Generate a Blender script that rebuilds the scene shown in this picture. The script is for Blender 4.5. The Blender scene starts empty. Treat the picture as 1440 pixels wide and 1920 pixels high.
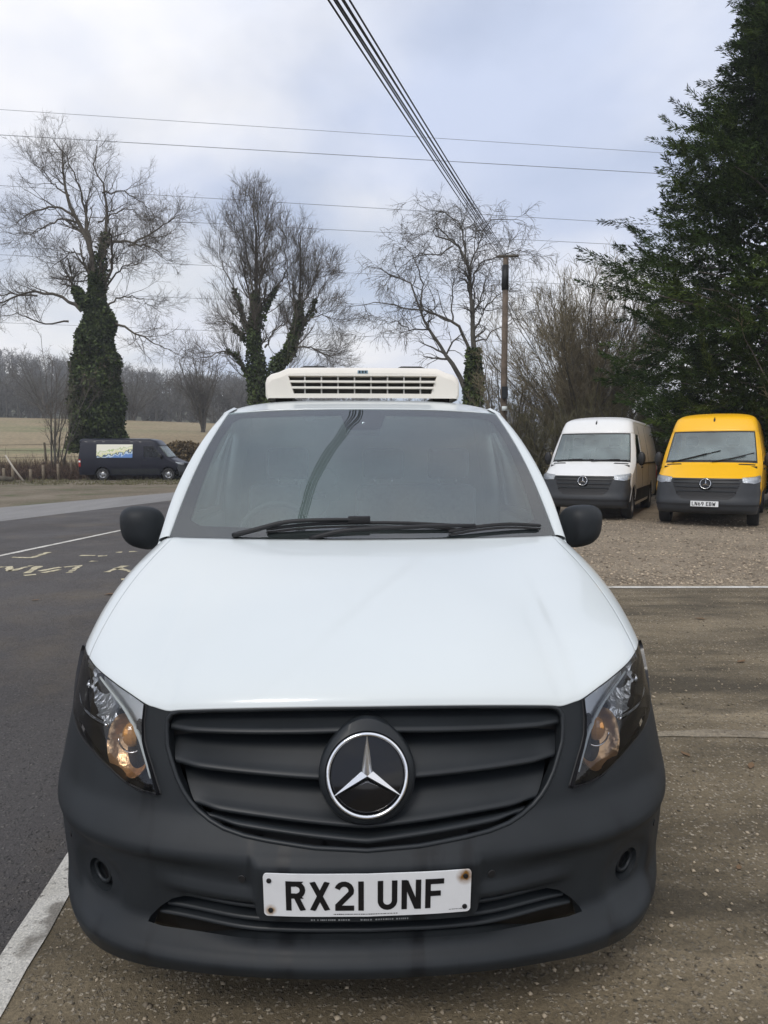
import bpy, bmesh, math, random
import numpy as np
from mathutils import Vector, Matrix
from mathutils.geometry import delaunay_2d_cdt
R = math.radians
SC = bpy.context.scene
COL = SC.collection
rng = np.random.default_rng(7)
random.seed(7)

# ------------------------------------------------------------------ camera
cam_d = bpy.data.cameras.new('camera'); cam = bpy.data.objects.new('camera', cam_d); COL.objects.link(cam)
cam.location = (0, 0, 1.52); cam.rotation_euler = (R(90 - 4.87), 0, 0)
cam_d.sensor_fit = 'VERTICAL'; cam_d.sensor_height = 24.0; cam_d.lens = 24.0 * 1290 / 1920
cam_d.clip_start = 0.05; cam_d.clip_end = 4000
SC.camera = cam

# ------------------------------------------------------------------ sky
SUN_EL, SUN_AZ = R(48), R(205)          # azimuth clockwise from +Y: behind the camera, to its left
w = bpy.data.worlds.new('World'); SC.world = w; w.use_nodes = True
nt = w.node_tree; N = nt.nodes; L = nt.links; N.clear()
out = N.new('ShaderNodeOutputWorld'); bg = N.new('ShaderNodeBackground'); bg.inputs[1].default_value = 0.1
sky = N.new('ShaderNodeTexSky'); sky.sky_type = 'NISHITA'; sky.sun_disc = False
sky.sun_elevation = SUN_EL; sky.sun_rotation = SUN_AZ; sky.air_density = 1.0; sky.dust_density = 2.0
tc = N.new('ShaderNodeTexCoord'); sep = N.new('ShaderNodeSeparateXYZ'); L.new(tc.outputs['Generated'], sep.inputs[0])
zc = N.new('ShaderNodeMath'); zc.operation = 'ADD'; zc.inputs[1].default_value = 0.22
zm = N.new('ShaderNodeMath'); zm.operation = 'MAXIMUM'; zm.inputs[1].default_value = 0.0
L.new(sep.outputs[2], zm.inputs[0]); L.new(zm.outputs[0], zc.inputs[0])
dx = N.new('ShaderNodeMath'); dx.operation = 'DIVIDE'; dy = N.new('ShaderNodeMath'); dy.operation = 'DIVIDE'
L.new(sep.outputs[0], dx.inputs[0]); L.new(zc.outputs[0], dx.inputs[1]); L.new(sep.outputs[1], dy.inputs[0]); L.new(zc.outputs[0], dy.inputs[1])
cmb = N.new('ShaderNodeCombineXYZ'); L.new(dx.outputs[0], cmb.inputs[0]); L.new(dy.outputs[0], cmb.inputs[1])
cmb.inputs[2].default_value = 3.1
n1 = N.new('ShaderNodeTexNoise'); n1.inputs['Scale'].default_value = 1.15; n1.inputs['Detail'].default_value = 7; n1.inputs['Roughness'].default_value = 0.52
n1.inputs['Distortion'].default_value = 0.35
L.new(cmb.outputs[0], n1.inputs['Vector'])
n2 = N.new('ShaderNodeTexNoise'); n2.inputs['Scale'].default_value = 0.8; n2.inputs['Detail'].default_value = 6
L.new(cmb.outputs[0], n2.inputs['Vector'])
cov = N.new('ShaderNodeMapRange'); cov.inputs[1].default_value = 0.36; cov.inputs[2].default_value = 0.56; cov.inputs[3].default_value = 0.66; cov.inputs[4].default_value = 0.99
L.new(n1.outputs[0], cov.inputs[0])
ccol = N.new('ShaderNodeValToRGB'); e = ccol.color_ramp.elements
e[0].position = 0.36; e[0].color = (5.5, 6.15, 7.8, 1); e[1].position = 0.64; e[1].color = (9.2, 9.1, 9.1, 1)
ccol.color_ramp.interpolation = 'EASE'
L.new(n2.outputs[0], ccol.inputs[0])
mx = N.new('ShaderNodeMix'); mx.data_type = 'RGBA'
L.new(cov.outputs[0], mx.inputs[0]); L.new(sky.outputs[0], mx.inputs[6]); L.new(ccol.outputs[0], mx.inputs[7])
zb = N.new('ShaderNodeMapRange'); zb.inputs[1].default_value = 0.0; zb.inputs[2].default_value = 1.0; zb.inputs[3].default_value = 0.98; zb.inputs[4].default_value = 1.12
L.new(zm.outputs[0], zb.inputs[0])                      # an overcast sky is brightest overhead
vz = N.new('ShaderNodeVectorMath'); vz.operation = 'SCALE'; L.new(mx.outputs[2], vz.inputs[0]); L.new(zb.outputs[0], vz.inputs['Scale'])
L.new(vz.outputs[0], bg.inputs[0]); L.new(bg.outputs[0], out.inputs[0])

# ------------------------------------------------------------------ sun, exposure
sl = bpy.data.lights.new('sun', 'SUN'); sl.energy = 1.3; sl.angle = R(18); sl.color = (1.0, 0.96, 0.9)
so = bpy.data.objects.new('sun', sl); COL.objects.link(so)
sd = Vector((math.sin(SUN_AZ) * math.cos(SUN_EL), math.cos(SUN_AZ) * math.cos(SUN_EL), math.sin(SUN_EL)))
so.rotation_euler = sd.to_track_quat('Z', 'Y').to_euler(); so.location = sd * 60
vs = SC.view_settings; vs.view_transform = 'Standard'; vs.look = 'None'; vs.exposure = 0.2; vs.gamma = 1.0; vs.use_curve_mapping = False
SC.cycles.use_denoising = True
SC.cycles.max_bounces = 8; SC.cycles.transparent_max_bounces = 24; SC.cycles.volume_bounces = 0
SC.cycles.caustics_reflective = False; SC.cycles.caustics_refractive = False

# ------------------------------------------------------------------ materials
def mat(name, col, rough=0.5, metal=0.0, var=0.0, vscale=8.0, bump=0.0, bscale=60.0, coat=0.0, island=0.0, spec=0.5, detail=5, col2=None, rvar=0.0):
    m = bpy.data.materials.new(name); m.use_nodes = True
    t = m.node_tree; n = t.nodes; l = t.links; p = n['Principled BSDF']
    p.inputs['Base Color'].default_value = (*col, 1); p.inputs['Roughness'].default_value = rough
    p.inputs['Metallic'].default_value = metal; p.inputs['Specular IOR Level'].default_value = spec
    p.inputs['Coat Weight'].default_value = coat; p.inputs['Coat Roughness'].default_value = 0.04
    co = n.new('ShaderNodeTexCoord')
    if var or col2:
        nz = n.new('ShaderNodeTexNoise'); nz.inputs['Scale'].default_value = vscale; nz.inputs['Detail'].default_value = detail
        nz.inputs['Roughness'].default_value = 0.6
        l.new(co.outputs['Object'], nz.inputs['Vector'])
        r = n.new('ShaderNodeValToRGB'); r.color_ramp.elements[0].position = 0.32; r.color_ramp.elements[1].position = 0.68
        a = col; b = col2 if col2 else col
        r.color_ramp.elements[0].color = (*[c * (1 - var) for c in a], 1); r.color_ramp.elements[1].color = (*[min(1, c * (1 + var)) for c in b], 1)
        l.new(nz.outputs[0], r.inputs[0]); src = r.outputs[0]
        if rvar:
            mr = n.new('ShaderNodeMapRange'); mr.inputs[1].default_value = 0.3; mr.inputs[2].default_value = 0.7
            mr.inputs[3].default_value = rough - rvar; mr.inputs[4].default_value = rough + rvar
            l.new(nz.outputs[0], mr.inputs[0]); l.new(mr.outputs[0], p.inputs['Roughness'])
        l.new(src, p.inputs['Base Color'])
    if island:
        g = n.new('ShaderNodeNewGeometry'); hs = n.new('ShaderNodeHueSaturation')
        mv = n.new('ShaderNodeMapRange'); mv.inputs[3].default_value = 1 - island; mv.inputs[4].default_value = 1 + island
        l.new(g.outputs['Random Per Island'], mv.inputs[0]); l.new(mv.outputs[0], hs.inputs['Value'])
        if p.inputs['Base Color'].links: l.new(p.inputs['Base Color'].links[0].from_socket, hs.inputs['Color'])
        else: hs.inputs['Color'].default_value = (*col, 1)
        l.new(hs.outputs[0], p.inputs['Base Color'])
    if bump:
        nb = n.new('ShaderNodeTexNoise'); nb.inputs['Scale'].default_value = bscale; nb.inputs['Detail'].default_value = 4
        l.new(co.outputs['Object'], nb.inputs['Vector'])
        bm_ = n.new('ShaderNodeBump'); bm_.inputs['Strength'].default_value = bump; bm_.inputs['Distance'].default_value = 0.02
        l.new(nb.outputs[0], bm_.inputs['Height']); l.new(bm_.outputs[0], p.inputs['Normal'])
    return m

def glass(name, tint=(0.82, 0.9, 0.88), ior=1.5, rough=0.0, dust_sheen=0.0):
    m = bpy.data.materials.new(name); m.use_nodes = True
    t = m.node_tree; n = t.nodes; l = t.links; n.clear()
    o = n.new('ShaderNodeOutputMaterial'); tr = n.new('ShaderNodeBsdfTransparent'); tr.inputs[0].default_value = (*tint, 1)
    gl = n.new('ShaderNodeBsdfGlossy'); gl.inputs['Roughness'].default_value = rough
    fr = n.new('ShaderNodeFresnel'); fr.inputs[0].default_value = ior
    mxs = n.new('ShaderNodeMixShader'); l.new(fr.outputs[0], mxs.inputs[0]); l.new(tr.outputs[0], mxs.inputs[1]); l.new(gl.outputs[0], mxs.inputs[2])
    if dust_sheen:  # thin dust when low; when high, a painted sheen that lightens the glass
        df = n.new('ShaderNodeBsdfDiffuse'); df.inputs[0].default_value = (.44, .54, .54, 1); md = n.new('ShaderNodeMixShader')
        nz = n.new('ShaderNodeTexNoise'); nz.inputs['Scale'].default_value = 1.8; co = n.new('ShaderNodeTexCoord'); l.new(co.outputs['Object'], nz.inputs['Vector'])
        mr = n.new('ShaderNodeMapRange'); mr.inputs[1].default_value = .3; mr.inputs[2].default_value = .7; mr.inputs[3].default_value = dust_sheen * .5; mr.inputs[4].default_value = dust_sheen * 1.4
        l.new(nz.outputs[0], mr.inputs[0]); l.new(mr.outputs[0], md.inputs[0]); l.new(mxs.outputs[0], md.inputs[1]); l.new(df.outputs[0], md.inputs[2]); l.new(md.outputs[0], o.inputs[0])
    else: l.new(mxs.outputs[0], o.inputs[0])
    return m

M = {}
M['paint'] = mat('white_paint', (0.63, 0.672, 0.675), 0.34, coat=0.5, var=0.012, vscale=2.5)
M['bumper'] = mat('grey_plastic', (0.016, 0.019, 0.022), 0.50, spec=.30, var=0.22, vscale=3.2, bump=0.05, bscale=900, rvar=0.07)
def streaks(m):
    # rain-washed vertical streaks in the plastic's film of dirt
    t = m.node_tree; n = t.nodes; l = t.links; p = n['Principled BSDF']; src = p.inputs['Base Color'].links[0].from_socket
    co = n.new('ShaderNodeTexCoord'); mp = n.new('ShaderNodeMapping'); mp.inputs['Scale'].default_value = (13, 4, .9); l.new(co.outputs['Object'], mp.inputs[0])
    nz = n.new('ShaderNodeTexNoise'); nz.inputs['Scale'].default_value = 1; nz.inputs['Detail'].default_value = 5; l.new(mp.outputs[0], nz.inputs['Vector'])
    mr = n.new('ShaderNodeMapRange'); mr.inputs[1].default_value = .56; mr.inputs[2].default_value = .66; l.new(nz.outputs[0], mr.inputs[0])
    mi = n.new('ShaderNodeMix'); mi.data_type = 'RGBA'; mi.blend_type = 'MULTIPLY'; l.new(mr.outputs[0], mi.inputs[0]); l.new(src, mi.inputs[6]); mi.inputs[7].default_value = (.45, .45, .47, 1); l.new(mi.outputs[2], p.inputs['Base Color'])
    r2 = n.new('ShaderNodeMapRange'); r2.inputs[3].default_value = .54; r2.inputs[4].default_value = .45; l.new(mr.outputs[0], r2.inputs[0]); l.new(r2.outputs[0], p.inputs['Roughness'])
streaks(M['bumper'])
M['slat'] = mat('slat_plastic', (0.015, 0.018, 0.021), 0.42, spec=.36, var=0.12, vscale=9, bump=0.03, bscale=700)
M['black'] = mat('black_plastic', (0.008, 0.008, 0.009), 0.55)
M['gloss'] = mat('gloss_black', (0.004, 0.004, 0.005), 0.08)
M['chrome'] = mat('chrome', (0.86, 0.87, 0.88), 0.10, 1.0)
M['satin'] = mat('satin_reflector', (0.78, 0.80, 0.82), 0.42, 1.0)
M['facet'] = mat('faceted_reflector', (0.88, 0.90, 0.92), 0.32, 1.0, bump=0.9, bscale=42)
M['amber'] = mat('amber_reflector', (0.56, 0.36, 0.20), 0.30, 0.85, bump=0.2, bscale=60)
M['amberbulb'] = mat('amber_bulb', (0.62, 0.30, 0.09), 0.12, 0.0, coat=0.5)
M['lampdark'] = mat('lamp_bezel', (0.014, 0.014, 0.016), 0.30)
M['lens'] = glass('lamp_lens', (0.95, 0.96, 0.97), 1.6)
M['screen'] = glass('windscreen_glass', (0.82, 0.93, 0.91), 2.4, dust_sheen=.04)
M['sideglass'] = glass('side_glass', (0.88, 0.92, 0.91), 1.5)
M['rubber'] = mat('rubber', (0.018, 0.018, 0.019), 0.75, bump=0.1, bscale=120)
M['steel'] = mat('steel_rim', (0.35, 0.36, 0.37), 0.4, 0.8)
M['cream'] = mat('cream_plastic', (0.78, 0.74, 0.66), 0.45, var=0.03, vscale=5)
M['interior'] = mat('interior_plastic', (0.10, 0.11, 0.115), 0.6, bump=0.1, bscale=300)
M['fabric'] = mat('seat_fabric', (0.13, 0.145, 0.15), 0.9, var=0.2, vscale=60)
M['bulkhead'] = mat('bulkhead_grey', (0.78, 0.82, 0.81), 0.6, var=0.08, vscale=3)
M['trim'] = mat('pale_trim', (0.66, 0.71, 0.70), 0.6)
M['paper'] = mat('paper', (0.8, 0.82, 0.82), 0.7)
M['ink'] = mat('plate_black', (0.006, 0.006, 0.008), 0.35)

# ------------------------------------------------------------------ mesh helpers
def link(o, parent=None):
    COL.objects.link(o)
    if parent: o.parent = parent
    return o
def obj(name, v, f, m, parent=None, smooth=True, sharp=None):
    me = bpy.data.meshes.new(name); me.from_pydata([tuple(map(float, p)) for p in v], [], [tuple(map(int, q)) for q in f]); me.validate(); me.update()
    if m: me.materials.append(m)
    if smooth:
        me.polygons.foreach_set('use_smooth', np.ones(len(me.polygons), bool))
        if sharp:
            try: me.set_sharp_from_angle(angle=R(sharp))
            except Exception: pass
    o = bpy.data.objects.new(name, me); return link(o, parent)
def fastobj(name, V, Fq, m, parent=None, smooth=False):
    """V (n,3), Fq (k,3 or 4) numpy arrays"""
    me = bpy.data.meshes.new(name); k, c = Fq.shape
    me.vertices.add(len(V)); me.vertices.foreach_set('co', V.astype(np.float32).ravel())
    me.loops.add(k * c); me.loops.foreach_set('vertex_index', Fq.astype(np.int32).ravel())
    me.polygons.add(k); me.polygons.foreach_set('loop_start', np.arange(0, k * c, c, dtype=np.int32))
    if smooth: me.polygons.foreach_set('use_smooth', np.ones(k, bool))
    me.update(calc_edges=True); me.materials.append(m)
    o = bpy.data.objects.new(name, me); return link(o, parent)
def thing(name, label, cat, loc=(0, 0, 0), rz=0.0, group=None):
    o = bpy.data.objects.new(name, None); COL.objects.link(o); o.location = loc; o.rotation_euler = (0, 0, rz)
    o.empty_display_size = 0.1
    return tag(o, label, cat, group)
def tag(o, label=None, cat=None, group=None, kind=None):
    if label: o['label'] = label
    if cat: o['category'] = cat
    if group: o['group'] = group
    if kind: o['kind'] = kind
    return o
def merge(*parts):
    V = []; Fs = []
    for v, f in parts:
        b = len(V); V += [tuple(p) for p in v]; Fs += [tuple(i + b for i in q) for q in f]
    return V, Fs
def box(x0, x1, y0, y1, z0, z1):
    v = [(x, y, z) for x in (x0, x1) for y in (y0, y1) for z in (z0, z1)]
    f = [(0, 1, 3, 2), (4, 6, 7, 5), (0, 4, 5, 1), (2, 3, 7, 6), (0, 2, 6, 4), (1, 5, 7, 3)]
    return v, f
def bevobj(name, vf, m, parent=None, w=0.01, seg=2):
    v, f = vf; o = obj(name, v, f, m, parent)
    bm = bmesh.new(); bm.from_mesh(o.data); bmesh.ops.recalc_face_normals(bm, faces=bm.faces)
    bmesh.ops.bevel(bm, geom=bm.edges[:], offset=w, segments=seg, profile=0.6, affect='EDGES'); bm.to_mesh(o.data); bm.free()
    o.data.polygons.foreach_set('use_smooth', np.ones(len(o.data.polygons), bool)); o.data.set_sharp_from_angle(angle=R(40))
    return o
def tube(path, rad, n=8, cap=True, closed=False):
    P = [Vector(p) for p in path]; k = len(P); rad = rad if hasattr(rad, '__len__') else [rad] * k
    V = []; Fs = []; up = Vector((0, 0, 1)); u = None
    for i, p in enumerate(P):
        a = P[(i - 1) % k] if (closed or i > 0) else p; b = P[(i + 1) % k] if (closed or i < k - 1) else p
        t = (b - a).normalized()
        if u is None: u = t.cross(up) if abs(t.dot(up)) < 0.95 else t.cross(Vector((1, 0, 0)))
        u = (u - t * u.dot(t)).normalized(); v = t.cross(u)
        for j in range(n):
            an = 2 * math.pi * j / n; V.append(p + (u * math.cos(an) + v * math.sin(an)) * rad[i])
    for i in range(k if closed else k - 1):
        for j in range(n):
            a = i * n; b = ((i + 1) % k) * n; Fs.append((a + j, a + (j + 1) % n, b + (j + 1) % n, b + j))
    if cap and not closed:
        Fs.append(tuple(range(n))[::-1]); Fs.append(tuple(range((k - 1) * n, k * n)))
    return V, Fs
def ellipsoid(c, r, nu=20, nv=12, M3=None):
    V = []; Fs = []
    for i in range(nv + 1):
        ph = math.pi * i / nv
        for j in range(nu):
            th = 2 * math.pi * j / nu
            p = Vector((r[0] * math.sin(ph) * math.cos(th), r[1] * math.sin(ph) * math.sin(th), r[2] * math.cos(ph)))
            if M3: p = M3 @ p
            V.append(p + Vector(c))
    for i in range(nv):
        for j in range(nu): Fs.append((i * nu + j, i * nu + (j + 1) % nu, (i + 1) * nu + (j + 1) % nu, (i + 1) * nu + j)[::-1])
    return V, Fs
def catmull(P, n):
    P = np.asarray(P, float); k = len(P); u = np.linspace(0, k - 1, n)
    i = np.clip(np.floor(u).astype(int), 0, k - 2); t = (u - i)[:, None]
    Q = np.vstack([2 * P[0] - P[1], P, 2 * P[-1] - P[-2]]); p0, p1, p2, p3 = Q[i], Q[i + 1], Q[i + 2], Q[i + 3]
    return .5 * (2 * p1 + (p2 - p0) * t + (2 * p0 - 5 * p1 + 4 * p2 - p3) * t ** 2 + (3 * p1 - p0 - 3 * p2 + p3) * t ** 3)
def smooth_lut(pts, sig=0.012, lo=0.0, hi=3.0, step=0.002):
    z = np.arange(lo - .1, hi + .1, step); y = np.interp(z, *zip(*pts))
    k = np.arange(-int(4 * sig / step), int(4 * sig / step) + 1) * step; g = np.exp(-.5 * (k / sig) ** 2); g /= g.sum()
    y = np.convolve(np.pad(y, len(k) // 2, mode='edge'), g, 'valid')[:len(z)]
    return lambda q: np.interp(q, z, y)
class Net:
    """bicubic surface through a control net  rows x cols x 3"""
    def __init__(s, rows): s.P = np.asarray(rows, float); s.nr, s.nc = s.P.shape[:2]
    def grid(s, nu, nv, c0=0, c1=None, r0=0, r1=None):
        A = np.stack([catmull(r, (s.nc - 1) * 16 + 1) for r in s.P]); B = catmull(A.reshape(s.nr, -1), (s.nr - 1) * 16 + 1).reshape((s.nr - 1) * 16 + 1, -1, 3)
        r1 = s.nr - 1 if r1 is None else r1; c1 = s.nc - 1 if c1 is None else c1
        rr = np.linspace(r0, r1, nv) * 16; cc = np.linspace(c0, c1, nu) * 16
        def lin(X, q):
            i = np.clip(q.astype(int), 0, len(X) - 2); t = (q - i).reshape((-1,) + (1,) * (X.ndim - 1)); return X[i] * (1 - t) + X[i + 1] * t
        G = lin(B, rr); return np.swapaxes(lin(np.swapaxes(G, 0, 1), cc), 0, 1)
    def dense(s):
        if not hasattr(s, 'D'): s.D = s.grid((s.nc - 1) * 16 + 1, (s.nr - 1) * 16 + 1)
        return s.D
    def __call__(s, u, v):
        """u = |col| signed mirror, v = row"""
        D = s.dense(); a = min(abs(u), s.nc - 1 - 1e-6) * 16; b = min(max(v, 0), s.nr - 1 - 1e-6) * 16
        i, j = int(b), int(a); fb, fa = b - i, a - j
        p = (D[i, j] * (1 - fa) + D[i, j + 1] * fa) * (1 - fb) + (D[i + 1, j] * (1 - fa) + D[i + 1, j + 1] * fa) * fb
        p = p.copy()
        if u < 0: p[0] = -p[0]
        return p
def gridfaces(nv, nu, flip=False):
    f = []
    for i in range(nv - 1):
        for j in range(nu - 1):
            q = (i * nu + j, i * nu + j + 1, (i + 1) * nu + j + 1, (i + 1) * nu + j); f.append(q[::-1] if flip else q)
    return f
def mirror_grid(G):
    """mirror a half grid (rows, cols from x=0 outwards) into one full grid"""
    Lh = G[:, :0:-1].copy(); Lh[..., 0] *= -1; return np.concatenate([Lh, G], axis=1)
def gridobj(name, G, m, parent=None, flip=False, thick=0.0):
    nv, nu = G.shape[:2]; o = obj(name, G.reshape(-1, 3), gridfaces(nv, nu, flip), m, parent)
    if thick:
        md = o.modifiers.new('s', 'SOLIDIFY'); md.thickness = thick; md.offset = -1
    return o
def inpoly(x, y, poly):
    P = np.asarray(poly); x0, y0 = P[:, 0], P[:, 1]; x1, y1 = np.roll(x0, -1), np.roll(y0, -1)
    x = np.asarray(x)[..., None]; y = np.asarray(y)[..., None]
    with np.errstate(divide='ignore', invalid='ignore'):
        c = ((y0 > y) != (y1 > y)) & (x < (x1 - x0) * (y - y0) / (y1 - y0) + x0)
    return c.sum(-1) % 2 == 1
def densify(poly, step, closed=True):
    o = []; P = [np.array(p, float) for p in poly]
    for i in range(len(P) if closed else len(P) - 1):
        a, b = P[i], P[(i + 1) % len(P)]; k = max(1, int(np.ceil(np.linalg.norm(b - a) / step)))
        o += [tuple(a + (b - a) * j / k) for j in range(k)]
    if not closed: o.append(tuple(P[-1]))
    return o
def smoothpoly(pts, n=6):
    """closed Catmull-Rom"""
    P = np.asarray(pts, float); k = len(P); o = []
    for i in range(k):
        p0, p1, p2, p3 = P[i - 1], P[i], P[(i + 1) % k], P[(i + 2) % k]
        for t in np.linspace(0, 1, n, endpoint=False):
            o.append(tuple(.5 * (2 * p1 + (p2 - p0) * t + (2 * p0 - 5 * p1 + 4 * p2 - p3) * t * t + (3 * p1 - p0 - 3 * p2 + p3) * t ** 3)))
    return o
def surfn(S, u, v, e=2e-3):
    a = np.array(S(u + e, v)) - np.array(S(u - e, v)); b = np.array(S(u, v + e)) - np.array(S(u, v - e)); n = np.cross(a, b); return n / (np.linalg.norm(n) + 1e-12)
def drape(S, outer, holes=(), step=0.02, off=0.0, flange=0.0, out=(0, -1, 0), bstep=None, hflange=None):
    """triangulate a region of the (u,v) plane and lift it on to the surface S; off may be a function of (u,v)"""
    bstep = bstep or step; loops = [densify(outer, bstep)] + [densify(h, bstep) for h in holes]
    pts = []; edges = []
    for lp in loops:
        b = len(pts); pts += lp; edges += [(b + i, b + (i + 1) % len(lp)) for i in range(len(lp))]
    O = np.array(loops[0]); lo = O.min(0); hi = O.max(0)
    gx, gy = np.meshgrid(np.arange(lo[0] + step / 2, hi[0], step), np.arange(lo[1] + step / 2, hi[1], step)); gx = gx.ravel(); gy = gy.ravel()
    k = inpoly(gx, gy, loops[0])
    for h in loops[1:]: k &= ~inpoly(gx, gy, h)
    gx, gy = gx[k], gy[k]; B = np.array(pts)
    if len(gx):
        d = np.min(np.hypot(gx[:, None] - B[None, :, 0], gy[:, None] - B[None, :, 1]), axis=1); k = d > step * 0.45; gx, gy = gx[k], gy[k]
    pts += list(zip(gx, gy))
    r = delaunay_2d_cdt([Vector(p) for p in pts], edges, [], 0, 1e-6); V2 = np.array([tuple(v) for v in r[0]]); T = r[2]
    ctr = np.array([V2[list(t)].mean(0) for t in T]); k = inpoly(ctr[:, 0], ctr[:, 1], loops[0])
    for h in loops[1:]: k &= ~inpoly(ctr[:, 0], ctr[:, 1], h)
    T = [tuple(t) for t, q in zip(T, k) if q]
    def lift(u, v, o):
        n = surfn(S, u, v); p = np.array(S(u, v))
        ref = np.array(out(u, v) if callable(out) else out)
        if np.dot(n, ref) < 0: n = -n
        return p + n * o
    of = off if callable(off) else (lambda u, v: off)
    V = [lift(u, v, of(u, v)) for u, v in V2]
    # orientation
    sgn = 0
    for t in T[:: max(1, len(T) // 60)]:
        a, b, c = (np.array(V[i]) for i in t); u, v = V2[list(t)].mean(0); ref = np.array(out(u, v) if callable(out) else out)
        sgn += np.dot(np.cross(b - a, c - a), ref)
    if sgn < 0: T = [t[::-1] for t in T]
    for li, lp in enumerate(loops):
        fl = flange if li == 0 else (hflange if hflange is not None else flange)
        if fl:
            b = len(V); m_ = len(lp)
            V += [lift(u, v, of(u, v)) for u, v in lp] + [lift(u, v, of(u, v) - fl) for u, v in lp]
            for i in range(m_): T.append((b + i, b + (i + 1) % m_, b + m_ + (i + 1) % m_, b + m_ + i))
    return V, T
def mirx(poly): return [(-a, b) for a, b in poly]
def resample(P, n):
    P = np.asarray(P, float); d = np.concatenate([[0], np.cumsum(np.linalg.norm(np.diff(P, axis=0), axis=1))]); q = np.linspace(0, d[-1], n)
    return np.stack([np.interp(q, d, P[:, i]) for i in range(P.shape[1])], 1)
def sst(a, b, x): t = min(max((x - a) / (b - a), 0), 1); return t * t * (3 - 2 * t)
# ================================================================== ground, roads, terrain
def ground_mat(name, cols, big=.5, fine=120., stone=0.0, sscale=60., scol=((.12, .10, .07), (.36, .32, .26)), bump=.4, rough=.9, rlow=None, stretch=(1, 1), patch=None):
    m = bpy.data.materials.new(name); m.use_nodes = True; t = m.node_tree; n = t.nodes; l = t.links; p = n['Principled BSDF']; p.inputs['Specular IOR Level'].default_value = .35
    co = n.new('ShaderNodeTexCoord'); mp = n.new('ShaderNodeMapping'); mp.inputs['Scale'].default_value = (stretch[0], stretch[1], 1); l.new(co.outputs['Object'], mp.inputs[0])
    def noise(sc, det=6, rg=.6, vec=None):
        q = n.new('ShaderNodeTexNoise'); q.inputs['Scale'].default_value = sc; q.inputs['Detail'].default_value = det; q.inputs['Roughness'].default_value = rg; l.new(vec or co.outputs['Object'], q.inputs['Vector']); return q.outputs[0]
    def ramp(src, stops):
        r = n.new('ShaderNodeValToRGB'); e = r.color_ramp.elements
        e[0].position, e[0].color = stops[0][0], (*stops[0][1], 1); e[1].position, e[1].color = stops[-1][0], (*stops[-1][1], 1)
        for a, c in stops[1:-1]: q = e.new(a); q.color = (*c, 1)
        l.new(src, r.inputs[0]); return r.outputs[0]
    def mix(f, a, b, mode='MIX'):
        q = n.new('ShaderNodeMix'); q.data_type = 'RGBA'; q.blend_type = mode
        if hasattr(f, 'links'): l.new(f, q.inputs[0])
        else: q.inputs[0].default_value = f
        l.new(a, q.inputs[6]); l.new(b, q.inputs[7]); return q.outputs[2]
    def rng_(src, a, b, c, d):
        q = n.new('ShaderNodeMapRange'); q.inputs[1].default_value = a; q.inputs[2].default_value = b; q.inputs[3].default_value = c; q.inputs[4].default_value = d; l.new(src, q.inputs[0]); return q.outputs[0]
    k = len(cols); bigc = ramp(noise(big, 7, .62, mp.outputs[0]), [(.30 + .40 * i / (k - 1), c) for i, c in enumerate(cols)])
    fn = noise(fine, 4, .7); shade = ramp(fn, [(.30, (.62, .62, .62)), (.5, (1, 1, 1)), (.72, (1.4, 1.38, 1.34))]); c = mix(1.0, bigc, shade, 'MULTIPLY'); hgt = fn
    if stone:
        v = n.new('ShaderNodeTexVoronoi'); v.inputs['Scale'].default_value = sscale; v.inputs['Randomness'].default_value = 1.0
        wn_ = n.new('ShaderNodeTexNoise'); wn_.inputs['Scale'].default_value = sscale * 1.3; wn_.inputs['Detail'].default_value = 2; l.new(co.outputs['Object'], wn_.inputs['Vector'])
        va = n.new('ShaderNodeVectorMath'); va.operation = 'MULTIPLY_ADD'; va.inputs[1].default_value = (1.3 / sscale,) * 3; l.new(wn_.outputs['Color'], va.inputs[0]); l.new(co.outputs['Object'], va.inputs[2]); l.new(va.outputs[0], v.inputs['Vector'])
        sp = n.new('ShaderNodeSeparateColor'); l.new(v.outputs['Color'], sp.inputs[0])
        sc_ = ramp(sp.outputs[0], [(.0, scol[0]), (1.0, scol[1])])
        edge = rng_(v.outputs['Distance'], .25, .55, 1, 0); keep = rng_(sp.outputs[1], 1 - stone - .02, 1 - stone + .02, 0, 1)
        ml = n.new('ShaderNodeMath'); ml.operation = 'MULTIPLY'; l.new(edge, ml.inputs[0]); l.new(keep, ml.inputs[1])
        c = mix(ml.outputs[0], c, sc_)
        ad = n.new('ShaderNodeMath'); ad.operation = 'MULTIPLY_ADD'; ad.inputs[1].default_value = .9; l.new(ml.outputs[0], ad.inputs[0]); l.new(fn, ad.inputs[2]); hgt = ad.outputs[0]
    if patch:
        pc, ps, lo, hi = patch; f = rng_(noise(ps, 6, .65, mp.outputs[0]), lo, hi, 0, .85); rgb = n.new('ShaderNodeRGB'); rgb.outputs[0].default_value = (*pc, 1); c = mix(f, c, mix(1.0, rgb.outputs[0], shade, 'MULTIPLY'))
    l.new(c, p.inputs['Base Color'])
    if rlow is not None: l.new(rng_(noise(big * 1.7, 5), .35, .65, rlow, rough), p.inputs['Roughness'])
    else: p.inputs['Roughness'].default_value = rough
    b = n.new('ShaderNodeBump'); b.inputs['Strength'].default_value = bump; b.inputs['Distance'].default_value = .012; l.new(hgt, b.inputs['Height']); l.new(b.outputs[0], p.inputs['Normal'])
    return m
M['asphalt'] = ground_mat('tarmac', [(.060, .055, .053), (.080, .073, .070), (.105, .096, .09)], .35, 130, .5, 70, ((.035, .033, .032), (.19, .175, .16)), .9, .88, .58, patch=((.135, .112, .085), .5, .52, .70))
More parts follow.
